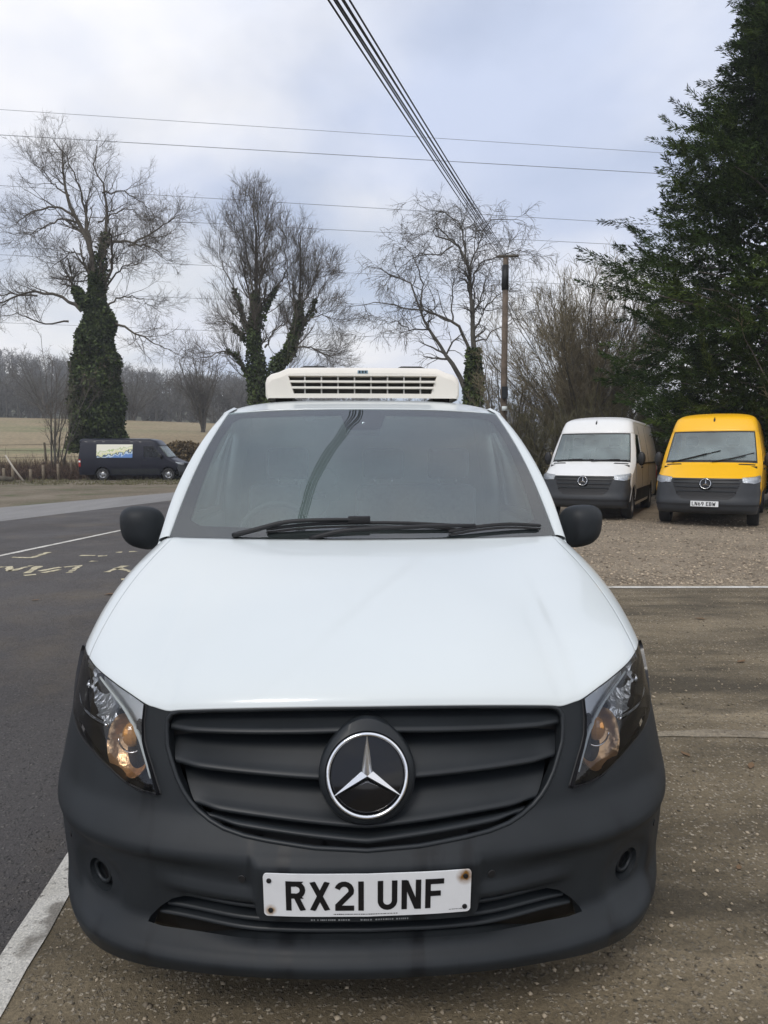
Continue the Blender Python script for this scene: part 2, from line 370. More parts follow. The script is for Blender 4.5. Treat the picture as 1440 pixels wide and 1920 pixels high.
M['parking'] = ground_mat('stony_tarmac', [(.07, .054, .033), (.135, .108, .068), (.205, .165, .107), (.31, .255, .173)], .9, 110, .5, 75, ((.06, .05, .034), (.46, .40, .31)), .6, .95, .75, stretch=(.45, 1.6), patch=((.060, .050, .034), .8, .47, .60))
M['gravel'] = ground_mat('gravel_bed', [(.17, .135, .092), (.26, .21, .15), (.34, .28, .20)], .6, 70, .9, 26, ((.10, .08, .055), (.46, .39, .30)), 1.0, .95, patch=((.10, .078, .052), .9, .56, .72))
M['verge'] = ground_mat('verge_soil', [(.10, .085, .055), (.16, .13, .09), (.20, .17, .125)], .35, 40, .25, 12, ((.12, .10, .07), (.32, .28, .22)), .8, .95, patch=((.075, .085, .035), .5, .52, .66))
M['pale_strip'] = ground_mat('worn_concrete', [(.17, .165, .16), (.22, .215, .21), (.27, .262, .25)], .5, 60, .1, 30, bump=.3, rough=.85, stretch=(1.5, .3))
M['field'] = ground_mat('dry_field', [(.19, .145, .085), (.25, .20, .12), (.30, .235, .15)], .05, 2.5, bump=.6, rough=.95, stretch=(.5, 2.2), patch=((.12, .14, .055), .05, .52, .66))
M['hillside'] = ground_mat('hillside', [(.07, .07, .05), (.10, .10, .07), (.13, .125, .085)], .03, .6, bump=.4, rough=.95)
M['linepaint'] = ground_mat('line_paint', [(.42, .40, .35), (.58, .56, .51), (.66, .64, .59)], 2.5, 130, .12, 60, ((.16, .15, .13), (.4, .38, .34)), .5, .8, patch=((.17, .155, .13), 4.0, .56, .66))
M['oldpaint'] = ground_mat('worn_paint', [(.20, .18, .13), (.46, .41, .28), (.62, .56, .40)], 3.5, 30, .3, 14, ((.06, .055, .05), (.12, .11, .10)), .4, .85)
def sheet(name, poly, z, m, step=None, zf=None):
    if step:
        V, T = drape(lambda u, v: np.array([u, v, (zf(u, v) if zf else 0) + z]), poly, (), step, 0, 0, (0, 0, 1), bstep=step)
    else: V = [(a, b, z) for a, b in poly]; T = [tuple(range(len(poly)))]
    o = obj(name, V, T, m, smooth=bool(zf)); o['kind'] = 'structure'; return o
def terrain(x, y):
    t = max(0, y - 44); a = np.interp(x, [-90, -60, -12, 15, 90], [.118, .112, .085, .035, .03]); h = a * (t if t < 62 else 62 + (t - 62) * .12) * sst(0, 14, t)
    hh = np.interp(x, [-330, -170, -90, 0, 170, 330], [36, 33, 21, 15, 16, 20]); return h + hh * sst(150, 300, y) * .8
gxs = np.concatenate([np.linspace(-1500, -220, 9), np.linspace(-200, 200, 61), np.linspace(220, 1500, 9)]); gys = np.concatenate([np.linspace(44, 130, 44), np.linspace(136, 340, 36), np.linspace(380, 2500, 10)])
G = np.array([[(x_, y_, terrain(x_, y_) + .35 * math.sin(x_ * .05 + y_ * .03) * sst(50, 90, y_)) for x_ in gxs] for y_ in gys])
nf = int(np.searchsorted(gys, 118)); gridobj('field', G[:nf], M['field'])['kind'] = 'structure'
gridobj('hill', G[nf - 1:], M['hillside'])['kind'] = 'structure'
sheet('ground', [(-1500, -400), (1500, -400), (1500, 44), (-1500, 44)], 0.0, M['verge'])
bx = lambda y: -1.135 - .10 * (y - 2.2)
sheet('road', [(-40, -30), (bx(-30), -30), (bx(2), 2), (bx(7.7), 7.7), (.6, 7.7), (1.2, 60 * .36), (-6.96, 21.84), (-8.59, 15.31), (-12.5, 4), (-26, -20)], .004, M['asphalt'])
sheet('pavement', [(-12.5, 4), (-8.59, 15.31), (-6.96, 21.84), (-5.6, 28), (-7.9, 28), (-8.35, 26.24), (-10.78, 19.25), (-15.5, 6)], .006, M['pale_strip'])
sheet('parking_area', [(bx(-30), -30), (40, -30), (40, 7.7), (bx(7.7), 7.7), (bx(2), 2)], .004, M['parking'])
sheet('gravel_yard', [(.6, 7.7), (40, 7.7), (40, 30), (6, 34), (1.2, 21.6)], .005, M['gravel'])
def line(name, a, b, wd, m, z=.0085, label=None, jit=.0):
    a = np.array(a, float); b = np.array(b, float); d = (b - a) / np.linalg.norm(b - a); nn = np.array([-d[1], d[0]]) * wd / 2; k = max(2, int(np.linalg.norm(b - a) / .15)); Lf = []; Rt = []
    for i in range(k + 1):
        p = a + (b - a) * i / k; Lf.append(tuple(p + nn * (1 + rng.normal(0, jit)))); Rt.append(tuple(p - nn * (1 + rng.normal(0, jit))))
    V = [(*q, z) for q in Lf + Rt]; T = [(i, k + 1 + i, k + 2 + i, i + 1) for i in range(k)]; o = obj(name, V, T, m, smooth=False); o['kind'] = 'structure'; return o
line('bay_line', (-1.02, 1.0), (-1.62, 7.6), .105, M['linepaint'], jit=.06)
line('bay_line', (1.9, 7.70), (14, 7.72), .10, M['linepaint'], .0095, jit=.08)
line('road_line', (-6.6, 4.0), (-4.6, 17.5), .10, M['linepaint'], jit=.1)
o = line('bay_line', (1.1, 3.62), (5.5, 3.52), .09, ground_mat('faded_line', [(.12, .098, .07), (.22, .185, .135), (.32, .28, .21)], 2.2, 60, .3, 60, bump=.5), .0078, jit=.35)
STR = [[(-5.13, 9.09), (-5.02, 9.13), (-4.84, 8.78)], [(-4.83, 8.78), (-4.77, 9.22)], [(-4.53, 8.62), (-4.65, 9.18)], [(-4.45, 8.78), (-4.32, 9.09)], [(-4.34, 8.66), (-4.24, 8.91)], [(-4.27, 9.09), (-4.12, 9.22), (-4.01, 8.66)], [(-4.48, 8.46), (-4.37, 8.54)], [(-5.45, 9.97), (-5.13, 9.92), (-5.15, 10.48)], [(-4.52, 10.14), (-4.29, 10.14)], [(-4.23, 10.08), (-4.12, 10.14)], [(-4.12, 10.48), (-4.03, 10.5)], [(-3.94, 10.54), (-3.82, 10.58)], [(-4.14, 9.59), (-4.03, 9.59)], [(-3.55, 8.7), (-3.5, 9.22)], [(-3.52, 9.0), (-3.23, 8.74)], [(-3.17, 8.2), (-3.1, 8.23)]]
for i, st in enumerate(STR):
    st = densify(st, .08, False); Lf, Rt = stroke_g(st, .085) if False else (None, None)
    P = np.array(st); V = []; T = []
    d = np.gradient(P, axis=0); d /= np.linalg.norm(d, axis=1)[:, None]
    for p, q in zip(P, d):
        w_ = .045 * (1 + rng.normal(0, .25)); V += [(p[0] - q[1] * w_, p[1] + q[0] * w_, .0075), (p[0] + q[1] * w_, p[1] - q[0] * w_, .0075)]
    for j in range(len(P) - 1): T.append((2 * j, 2 * j + 1, 2 * j + 3, 2 * j + 2))
    obj('road_lettering', V, T, M['oldpaint'], smooth=False)['kind'] = 'structure'
# loose stones and grit lying on the parking area
def pebbles(name, n_, x0, x1, y0, y1, rmin, rmax, m, avoid=None):
    base = np.array([(1, 0, 0), (0, 1, 0), (-1, 0, 0), (0, -1, 0), (0, 0, 1), (0, 0, -1)], float); tri = np.array([(0, 1, 4), (1, 2, 4), (2, 3, 4), (3, 0, 4), (1, 0, 5), (2, 1, 5), (3, 2, 5), (0, 3, 5)])
    c = np.stack([rng.uniform(x0, x1, n_), y0 + (y1 - y0) * rng.random(n_) ** 1.5], 1)
    if avoid is not None: c = c[avoid(c)]
    k = len(c); r = rmin + (rmax - rmin) * rng.random(k) ** 4; V = base[None] * (r[:, None, None] * rng.uniform(.6, 1.3, (k, 6, 1))); an = rng.uniform(0, 6.28, k); ca, sa = np.cos(an)[:, None], np.sin(an)[:, None]
    X = V[..., 0] * ca - V[..., 1] * sa; Y = V[..., 0] * sa + V[..., 1] * ca; Z = V[..., 2] * .55 + (r * .25)[:, None] + .004
    V = np.stack([X + c[:, :1], Y + c[:, 1:], Z], -1).reshape(-1, 3); Fq = (tri[None] + (np.arange(k) * 6)[:, None, None]).reshape(-1, 3)
    o = fastobj(name, V, Fq, m, smooth=False); o['kind'] = 'stuff'; return o
M['grit'] = mat('grit', (.26, .215, .155), .9, island=.75)
o = pebbles('loose_grit', 30000, -1.6, 5.5, .9, 7.6, .0025, .012, M['grit'], lambda c: (c[:, 0] > bx(c[:, 1]) + .07)); tag(o, 'small loose stones and grit scattered over the parking area', 'grit')
o = pebbles('gravel_stones', 26000, 1.0, 13, 7.85, 16, .008, .030, mat('gravel_stone', (.34, .275, .20), .9, island=.6)); tag(o, 'brown gravel stones covering the yard before the parked vans', 'gravel')
# a few fallen leaves and twigs
lm = mat('dead_leaf', (.20, .12, .06), .85, island=.5)
for i, (x_, y_, s_) in enumerate([(1.52, 3.35, .03), (1.78, 3.22, .035), (1.30, 2.4, .02), (2.6, 4.9, .04), (2.2, 2.75, .025), (1.05, 1.42, .02), (-.62, 1.32, .02), (-.85, 1.45, .024), (1.9, 5.6, .05), (2.9, 6.2, .05), (-2.94, 7.3, .07), (-3.6, 7.0, .04), (1.7, 1.9, .022), (2.45, 3.6, .03)]):
    a = random.uniform(0, 6.28); c_, s2 = math.cos(a), math.sin(a); P = [(-1, 0, .01), (-.3, .42, .12), (.5, .36, .08), (1.1, 0, .2), (.5, -.38, .06), (-.3, -.40, .14), (0, 0, .02)]
    V = [(x_ + s_ * (p[0] * c_ - p[1] * s2), y_ + s_ * (p[0] * s2 + p[1] * c_), .010 + s_ * p[2]) for p in P]; T = [(6, j, (j + 1) % 6) for j in range(6)]
    lf = obj('fallen_leaf', V, T, lm); tag(lf, 'small dead brown leaf lying flat on the bare ground', 'leaf', 'dead leaves on the ground')
# ================================================================== refrigerated van (front van)
van = thing('refrigerated_van', 'white refrigerated van with dark grey bumper, cooling unit on its roof, plate RX21 UNF', 'van', (-0.04, 1.60, 0), R(1.95))
VW = 0.964; VD = 0.55
_pl = catmull([(0, 0), (.2, .012), (.4, .052), (.58, .125), (.73, .235), (.85, .39), (.93, .58), (.98, .79), (1, 1.0), (1, 1.6)], 361) * [VW, VD]
_ss = np.concatenate([[0], np.cumsum(np.hypot(*np.diff(_pl, axis=0).T))])
zy_f = smooth_lut([(.10, .10), (.20, .03), (.26, .004), (.30, .012), (.515, .0), (.53, .003), (.60, .062), (.70, .088), (.88, .14), (1.0, .20), (1.1, .27)], 0.007)
za_f = smooth_lut([(.10, .90), (.20, .918), (.30, .928), (.40, .935), (.50, .94), (.56, .955), (.60, .955), (.70, .942), (.80, .927), (.90, .912), (1.0, .90), (1.1, .885), (1.15, .875), (1.2, .866), (1.47, .822), (1.6, .785), (1.75, .737), (1.8, .70)], 0.012)
def bdisp(s, z):
    s = abs(s); d = 0.032 * (1 - sst(.268, .298, z)) * (1 - sst(.75, 1.15, s))
    d += max(0.014 * sst(.412, .420, z) * (1 - sst(.446, .456, z)) * (1 - sst(.48, .58, s)), 0.016 * (1 - sst(.522, .530, z)) * sst(.36, .372, z) * (1 - sst(.280, .290, s)))
    r = math.hypot((s - .775) / 1.25, z - .378); d -= 0.018 * (1 - sst(.058, .10, r))
    d -= 0.024 * sst(.292, .325, z) * (1 - sst(.478, .520, z)) * sst(.27, .52, s) * (1 - sst(.95, 1.12, s))
    return d
def fas(s, z, disp=True):
    a = abs(s); x = np.interp(a, _ss, _pl[:, 0]); y = np.interp(a, _ss, _pl[:, 1])
    if a > _ss[-1]: y += a - _ss[-1]
    return np.array([math.copysign(1, s) * x * za_f(z) / VW, y + zy_f(z) - (bdisp(s, z) if disp else 0), z])
fas0 = lambda s, z: fas(s, z, False)
fasI = lambda s, z: fas0(s, z) + np.array([0, .024 * sst(.27, .52, abs(s)) * (1 - sst(.95, 1.12, abs(s))), 0])
def s_of_y(y, z): return float(np.interp(y - zy_f(z), _pl[:, 1], _ss))
def fout(u, v):
    a = min(abs(u) / 1.2, 1) ** 2; return (math.copysign(a, u), -(1.05 - a), .05)
WCY, WR = 0.93, 0.335
ARCH = [(z, WCY - math.sqrt(max(.405 ** 2 - (z - WR) ** 2, 0.0004))) for z in (.30, .38, .46, .54, .60, .65)]
b_edge = [(0, .865), (.14, .864), (.28, .860), (.42, .852), (.52, .843), (.557, .838)]
lamp_up = [(.631, .848), (.691, .867), (.762, .885), (.86, .903), (.95, .914), (1.03, .917)]
lamp_in = [(.548, .638), (.565, .668), (.584, .702), (.603, .732), (.618, .759), (.628, .80)]
lamp_lo = [(1.14, .885), (1.12, .82), (1.065, .768), (1.0, .745), (.93, .733), (.87, .719), (.792, .70), (.723, .676), (.662, .652), (.61, .641)]
lamp_tip = [(1.09, .916), (1.13, .905)]
lampP = densify(lamp_up + lamp_tip + lamp_lo + lamp_in, .02)
grP = [(.0, .862), (.14, .861), (.28, .857), (.42, .849), (.52, .840), (.545, .832), (.556, .815), (.554, .79), (.545, .752), (.527, .718), (.507, .682), (.485, .652), (.463, .629), (.438, .609), (.405, .592), (.366, .579), (.31, .568), (.249, .561), (.13, .550), (0, .545)]
grille_out = grP[:-1] + [(-a, b) for a, b in grP[::-1]][:-1]
inP = [(.0, .378), (.27, .378), (.292, .414), (.395, .410), (.48, .400), (.52, .385), (.56, .355), (.592, .322), (.598, .312), (.552, .310), (.287, .316), (0, .318)]
intake = inP + [(-a, b) for a, b in inP[::-1]][1:-1]
side_end = [(s_of_y(y, z), z) for z, y in ARCH]
bt = [(0, .236), (.3, .236), (.49, .230), (.62, .216), (.75, .208), (.9, .214), (1.0, .235), (1.08, .265), (side_end[0][0], .30)]
right_edge = bt[1:-1] + side_end + [(s_of_y(.70, .72), .72), (1.22, .80), (1.17, .86)] + lamp_lo[0:] + lamp_in + [(.631, .848)] + b_edge[::-1][:-1]
outer = [bt[0]] + right_edge + [(0, .865)] + mirx(right_edge)[::-1]
fogc = [(.775 + .046 * 1.1 * math.cos(a), .378 + .046 * math.sin(a)) for a in np.linspace(0, 2 * math.pi, 28, endpoint=False)]
V, T = drape(fas, outer, [grille_out, intake, fogc, mirx(fogc)], .014, 0, 0.012, fout, bstep=.012, hflange=.035)
bump = obj('bumper', V, T, M['bumper'], van)
# crease sensors, screw caps
def disc_on(S, s, z, r, off, h, m, name, parent, n=20, out=fout, rim=0.25):
    c = np.array(S(s, z)); nn = surfn(S, s, z)
    if np.dot(nn, out(s, z)) < 0: nn = -nn
    nn = Vector(nn); a = nn.cross(Vector((0, 0, 1))).normalized(); b = a.cross(nn)
    V = []; prof = [(r, off - .01), (r, off + h * .7), (r * (1 - rim * .4), off + h), (0.0001, off + h)]
    for q, o in prof:
        for k in range(n):
            t = 2 * math.pi * k / n; V.append(Vector(c) + nn * o + (a * math.cos(t) + b * math.sin(t)) * q)
    F_ = [(i * n + k, i * n + (k + 1) % n, (i + 1) * n + (k + 1) % n, (i + 1) * n + k) for i in range(len(prof) - 1) for k in range(n)]
    return obj(name, V, F_, m, parent, sharp=40)
for sx in (-1, 1):
    disc_on(fas, sx * .925, .452, .009, 0, .003, M['black'], 'parking_sensor', bump)
    disc_on(fas, sx * .318, .476, .010, 0, .003, M['black'], 'parking_sensor', bump)
    fl = mirx(fogc) if sx < 0 else fogc
    V, T = drape(fas, fl, (), .012, -.034, 0, fout); fb = obj('fog_lamp_blank', V, T, M['black'], van)
    ring = [np.array(fas(sx * (.775 + .030 * 1.1 * math.cos(a)), .378 + .030 * math.sin(a))) + np.array([0, .022, 0]) for a in np.linspace(0, 2 * math.pi, 28, endpoint=False)]
    V, T = tube(ring, .006, 8, closed=True); obj('ring', V, T, M['slat'], fb)
# lower intake
V, T = drape(fasI, [(a * 1.06, .36 + (b - .36) * (1.35 if b > .36 else 2.6)) for a, b in intake], (), .03, -.055, 0, fout); bk = obj('lower_intake', V, T, M['black'], van)
def strip_on(S, ss, prof_fn, name, m, parent, flip=False, sharp=None):
    G = np.array([[np.array(S(s, z)) + np.array([0, -o, 0]) for z, o in prof_fn(s)] for s in ss]); return obj(name, G.reshape(-1, 3), gridfaces(len(ss), G.shape[1], flip), m, parent, sharp=sharp)
for zc_, hw in ((.392, .49), (.358, .54), (.330, .565)):
    strip_on(fasI, np.linspace(-hw, hw, 61), lambda s: [(zc_ + .010, -.05), (zc_ + .006, -.02), (zc_, -.012), (zc_ - .006, -.018), (zc_ - .008, -.05)], 'intake_slat', M['slat'], bk)
# ---- grille
V, T = drape(fas0, grille_out, (), .03, -.075, 0, fout); gr = obj('grille', V, T, M['black'], van)
V, T = tube([np.array(fas0(a, b)) + np.array([0, .002, 0]) for a, b in densify(grille_out, .012)], .0065, 8, closed=True); obj('grille_frame', V, T, M['slat'], gr)
def edge_s(z): # half width of the opening at height z
    P = np.array(grP[4:]); return float(np.interp(-z, -P[:, 1], P[:, 0]))
def slat(te, tc_, be, bc, pw=1.0):
    hwid = min(edge_s(te), .56) * .985; hb = edge_s(be) * .985
    def prof(q):
        k = abs(q) ** pw; zt = tc_ + (te - tc_) * k; zb = bc + (be - bc) * k; h = zt - zb; e = sst(.86, 1.0, abs(q))
        return [(zt + .006, -.074), (zt, -.056), (zt - .30 * h, -.038), (zt - .62 * h, -.021), (zb + .014, -.008 - .006 * e), (zb + .009, .001 - .012 * e), (zb + .001, .001 - .012 * e), (zb - .003, -.018 - .01 * e), (zb + .004, -.065)]
    qs = np.linspace(-1, 1, 71); G = []
    for q in qs:
        pr = prof(q); row = []
        for z, o in pr:
            s = q * min(edge_s(min(max(z, .547), .838)) * .985, .551)
            p = np.array(fas0(s, z)); row.append(p + np.array([0, -o, 0]))
        G.append(row)
    G = np.array(G); obj('grille_slat', G.reshape(-1, 3), gridfaces(len(qs), G.shape[1]), M['slat'], gr)
slat(.838, .858, .790, .803); slat(.763, .769, .712, .686); slat(.680, .657, .618, .584, 1.3); slat(.600, .569, .590, .557, 1.4)
# ---- emblem
def frame_at(S, s, z):
    n = surfn(S, s, z); n = n if n[1] < 0 else -n; n = Vector(n); x = Vector((0, 0, 1)).cross(n).normalized() * -1
    x = Vector((1, 0, 0)); x = (x - n * x.dot(n)).normalized(); return Vector(S(s, z)), x, n.cross(x) * (1 if n.cross(x).z > 0 else -1), n
def star_badge(c, x, up, n, R_, parent, mchrome, mdisc, hood=True):
    P = lambda a, b, o: c + x * a + up * b + n * o
    k = 56
    prof = [(R_ * 1.20, -.05), (R_ * 1.19, -.006), (R_ * 1.14, .006), (R_ * 1.03, .012), (R_ * 1.0, .008)]
    V = [P(r * math.cos(2 * math.pi * j / k), r * math.sin(2 * math.pi * j / k) * (1.0 + (.15 if (hood and i < 3 and math.sin(2 * math.pi * j / k) > 0) else 0) * max(0, math.sin(2 * math.pi * j / k)) ** 3), o) for i, (r, o) in enumerate(prof) for j in range(k)]
    Fz = [(i * k + j, i * k + (j + 1) % k, (i + 1) * k + (j + 1) % k, (i + 1) * k + j) for i in range(len(prof) - 1) for j in range(k)]
    bz = obj('badge', V, Fz, M['slat'], parent, sharp=50)
    V = [P(r * math.cos(2 * math.pi * j / k), r * math.sin(2 * math.pi * j / k), o) for r, o in ((R_ * 1.0, .004), (R_ * .6, .010), (R_ * .25, .012), (.0005, .012)) for j in range(k)]
    obj('badge_disc', V, [(i * k + j, i * k + (j + 1) % k, (i + 1) * k + (j + 1) % k, (i + 1) * k + j) for i in range(3) for j in range(k)], mdisc, bz)
    V, T = tube([P(R_ * .955 * math.cos(a), R_ * .955 * math.sin(a), .016) for a in np.linspace(0, 2 * math.pi, 64, endpoint=False)], R_ * .05, 8, closed=True)
    obj('badge_ring', V, T, mchrome, bz)
    V = []; Fz = []; hb = .014; 
    for j in range(3):
        an = math.pi / 2 + j * 2 * math.pi / 3; d = (math.cos(an), math.sin(an)); a1, a2 = an - math.pi / 3, an + math.pi / 3; rv = R_ * .165; b = len(V)
        V += [P(0, 0, .030), P(d[0] * R_ * .95, d[1] * R_ * .95, .020), P(math.cos(a1) * rv, math.sin(a1) * rv, hb), P(math.cos(a2) * rv, math.sin(a2) * rv, hb), P(d[0] * R_ * .95, d[1] * R_ * .95, .012)]
        Fz += [(b, b + 2, b + 1), (b, b + 1, b + 3), (b + 2, b + 4, b + 1), (b + 1, b + 4, b + 3)]
    obj('badge_star', V, Fz, mchrome, bz, smooth=False)
    return bz
c, x, up, n = frame_at(fas0, 0.0, .708)
star_badge(c + n * .012, x, up, n, .1035, van, M['chrome'], M['gloss'])
# ---- headlights
for sx in (-1, 1):
    mp = (lambda P: [(sx * a, b) for a, b in P])
    root = thing_part = bpy.data.objects.new('headlight', None); link(root, van)
    V, T = drape(fas0, mp(lampP), (), .014, .002, .0, fout, bstep=.012); obj('lens', V, T, M['lens'], root)
    cen = np.mean(lampP, axis=0); shr = [(cen[0] + (a - cen[0]) * .995, cen[1] + (b - cen[1]) * .995) for a, b in lampP]
    def pan(u, v):
        return -.045 - .02 * math.sin(abs(u) * 9)
    V, T = drape(fas0, mp(shr), (), .016, pan, -.044, fout, bstep=.012); obj('housing', V, T, M['lampdark'], root)
    # edge seal
    V, T = tube([np.array(fas0(a, b)) + np.array([0, .001, 0]) for a, b in densify(mp(lampP), .015)], .0035, 6, closed=True); obj('seal', V, T, M['black'], root)
    # upper reflector band next to the bonnet
    band = [(.636, .842), (.70, .862), (.78, .882), (.86, .896), (.845, .868), (.79, .845), (.73, .818), (.685, .785), (.655, .758), (.634, .765)]
    V, T = drape(fas0, mp(band), (), .012, -.022, .02, fout); obj('upper_reflector', V, T, M['satin'], root)
    low = [(.868, .893), (.95, .905), (1.04, .905), (1.06, .86), (1.03, .815), (.96, .792), (.88, .785), (.80, .777), (.755, .773), (.75, .80), (.80, .838), (.852, .864)]
    def bowl(u, v):
        return -.020 - .045 * max(0, 1 - (((abs(u) - .91) / .16) ** 2 + ((v - .842) / .062) ** 2)) ** .5
    V, T = drape(fas0, mp(low), (), .008, bowl, .01, fout); obj('main_reflector', V, T, M['facet'], root)
    V, T = ellipsoid(np.array(fas0(sx * .91, .842)) + np.array([0, .045, 0]), (.016, .03, .016), 12, 8); obj('bulb', V, T, M['chrome'], root)
    trimc = catmull([(1.02, .806), (.95, .786), (.88, .778), (.815, .772), (.765, .770)], 24)
    V, T = tube([np.array(fas0(sx * a, b)) + np.array([0, .012, 0]) for a, b in trimc], np.linspace(.002, .006, 24), 8); obj('chrome_trim', V, T, M['chrome'], root)
    # indicator
    el = [(.690 + .080 * math.cos(a) + .012 * math.sin(a), .735 + .080 * math.sin(a)) for a in np.linspace(0, 2 * math.pi, 30, endpoint=False)]
    el = [(max(a, float(np.interp(b, [q[1] for q in lamp_in], [q[0] for q in lamp_in])) + .012), max(b, .660)) for a, b in el]
    def bowl2(u, v): return -.014 - .040 * max(0, 1 - (((abs(u) - .685) / .075) ** 2 + ((v - .738) / .08) ** 2)) ** .5
    V, T = drape(fas0, mp(el), (), .008, bowl2, .012, fout); obj('indicator_reflector', V, T, M['amber'], root)
    cc = np.array(fas0(sx * .672, .758)) + np.array([0, .024, 0])
    V, T = ellipsoid(cc, (.026, .022, .034), 14, 10); obj('indicator_bulb', V, T, M['amberbulb'], root, smooth=False)
    V, T = tube([cc + np.array([.034 * math.cos(a), -.006, -.006 + .042 * math.sin(a)]) for a in np.linspace(math.pi * 1.02, math.pi * 1.98, 18)], .0025, 6); obj('indicator_rim', V, T, M['chrome'], root)
    pipe = catmull([(.845, .880), (.78, .856), (.712, .822), (.668, .787), (.640, .757), (.622, .728), (.606, .700), (.588, .665)], 40)
    V, T = tube([np.array(fas0(sx * a, b)) + np.array([0, .014, 0]) for a, b in pipe], np.concatenate([np.linspace(.003, .0065, 20), np.linspace(.0065, .003, 20)]), 8); obj('light_guide', V, T, M['trim'], root)
# ---- number plate
PZ0, PZ1, PHW = .3985, .5095, .26
pl_s = lambda s, z: np.array(fas0(s, z)) + np.array([0, -.024, 0])
rr = .010; pts = []
for cx, cz, a0 in ((PHW - rr, PZ1 - rr, 0), (-PHW + rr, PZ1 - rr, 90), (-PHW + rr, PZ0 + rr, 180), (PHW - rr, PZ0 + rr, 270)):
    pts += [(cx + rr * math.cos(R(a0 + k * 15)), cz + rr * math.sin(R(a0 + k * 15))) for k in range(7)]
pm = mat('plate_white', (0.74, 0.75, 0.76), 0.35, var=0.03, vscale=20)
def stain(m, centre, rad, col):
    t = m.node_tree; n = t.nodes; l = t.links; p = n['Principled BSDF']; src = p.inputs['Base Color'].links[0].from_socket
    co = n.new('ShaderNodeTexCoord'); nz = n.new('ShaderNodeTexNoise'); nz.inputs['Scale'].default_value = 60; l.new(co.outputs['Object'], nz.inputs['Vector'])
    vm = n.new('ShaderNodeVectorMath'); vm.operation = 'DISTANCE'; l.new(co.outputs['Object'], vm.inputs[0]); vm.inputs[1].default_value = centre
    mr = n.new('ShaderNodeMapRange'); mr.inputs[1].default_value = rad; mr.inputs[2].default_value = rad * .25; l.new(vm.outputs['Value'], mr.inputs[0])
    ml = n.new('ShaderNodeMath'); ml.operation = 'MULTIPLY'; l.new(mr.outputs[0], ml.inputs[0]); l.new(nz.outputs[0], ml.inputs[1])
    m2 = n.new('ShaderNodeMath'); m2.operation = 'MULTIPLY'; m2.use_clamp = True; m2.inputs[1].default_value = 1.9; l.new(ml.outputs[0], m2.inputs[0])
    mi = n.new('ShaderNodeMix'); mi.data_type = 'RGBA'; l.new(m2.outputs[0], mi.inputs[0]); l.new(src, mi.inputs[6]); mi.inputs[7].default_value = (*col, 1); l.new(mi.outputs[2], p.inputs['Base Color'])
stain(pm, tuple(pl_s(.245, .494)), .026, (.22, .10, .01)); stain(pm, tuple(pl_s(-.243, .414)), .017, (.32, .18, .05))
V, T = drape(pl_s, pts, (), .015, 0, .004, (0, -1, 0)); plate = obj('number_plate', V, T, pm, van); tag(plate, 'white number plate reading RX21 UNF with rust stain at one corner')
def stroke(path, w):
    """flat ribbon quads along a polyline with mitred joints"""
    P = np.array(path, float); k = len(P); Lf = []; Rt = []
    for i in range(k):
        d0 = P[i] - P[i - 1] if i > 0 else P[1] - P[0]; d1 = P[i + 1] - P[i] if i < k - 1 else P[i] - P[i - 1]
        d0 /= np.linalg.norm(d0); d1 /= np.linalg.norm(d1); n0 = np.array([-d0[1], d0[0]]); n1 = np.array([-d1[1], d1[0]]); m_ = n0 + n1; m_ /= np.linalg.norm(m_); q = w / 2 / max(np.dot(m_, n0), .4)
        Lf.append(P[i] + m_ * q); Rt.append(P[i] - m_ * q)
    return Lf, Rt
def arc(cx, cy, rx, ry, a0, a1, n=9): return [(cx + rx * math.cos(R(a)), cy + ry * math.sin(R(a))) for a in np.linspace(a0, a1, n)]
W_ = 14; h_ = 79; o_ = 7
GL = {
 'R': (50, [[(7, 0), (7, 79)], [(0, 72), (30, 72)] + arc(27, 56, 16, 16, 80, -80, 9) + [(30, 40), (10, 40)], [(26, 40), (44, 0)]]),
 'X': (52, [[(6.5, 79), (45.5, 0)], [(45.5, 79), (6.5, 0)]]),
 '2': (50, [arc(25, 54, 18, 18, 165, -20, 10) + [(40, 46), (9, 14), (9, 7), (50, 7)]]),
 '1': (14, [[(7, 0), (7, 79)]]),
 'U': (50, [[(7, 79), (7, 25)] + arc(25, 25, 18, 18, 190, 350, 9) + [(43, 25), (43, 79)]]),
 'N': (50, [[(7, 0), (7, 79)], [(43, 0), (43, 79)], [(10, 76), (40, 3)]]),
 'F': (48, [[(7, 0), (7, 79)], [(0, 72), (48, 72)], [(7, 40), (40, 40)]])}
def glyph(ch, s0, z0, sc, S, parent, off, dep=.0008):
    w_, strokes = GL[ch]; V = []; Fz = []
    for si, st in enumerate(strokes):
        st = densify(st, 6, False); Lf, Rt = stroke(st, W_); b = len(V)
        for a, c_ in zip(Lf, Rt):
            for q in (a, c_):
                p = np.array(S(s0 + q[0] * sc, z0 + min(max(q[1], 0), 79) * sc)); V.append(p + np.array([0, -off - si * .0003, 0]))
        Fz += [(b + 2 * i, b + 2 * i + 1, b + 2 * i + 3, b + 2 * i + 2) for i in range(len(Lf) - 1)]
    return obj('character', V, Fz, M['ink'], parent, smooth=False), w_ * sc
xs = -PHW + .056
for ch in 'RX21 UNF':
    if ch == ' ': xs += .024; continue
    o, wd = glyph(ch, xs, PZ0 + .0165, .00098, pl_s, plate, .0012); xs += wd + .0105
for s_, z_ in ((-.245, .492), (-.243, .414), (.245, .494), (.245, .413)): disc_on(pl_s, s_, z_, .0062, 0, .003, M['black'], 'screw', plate, 12)
V = []; Fz = []
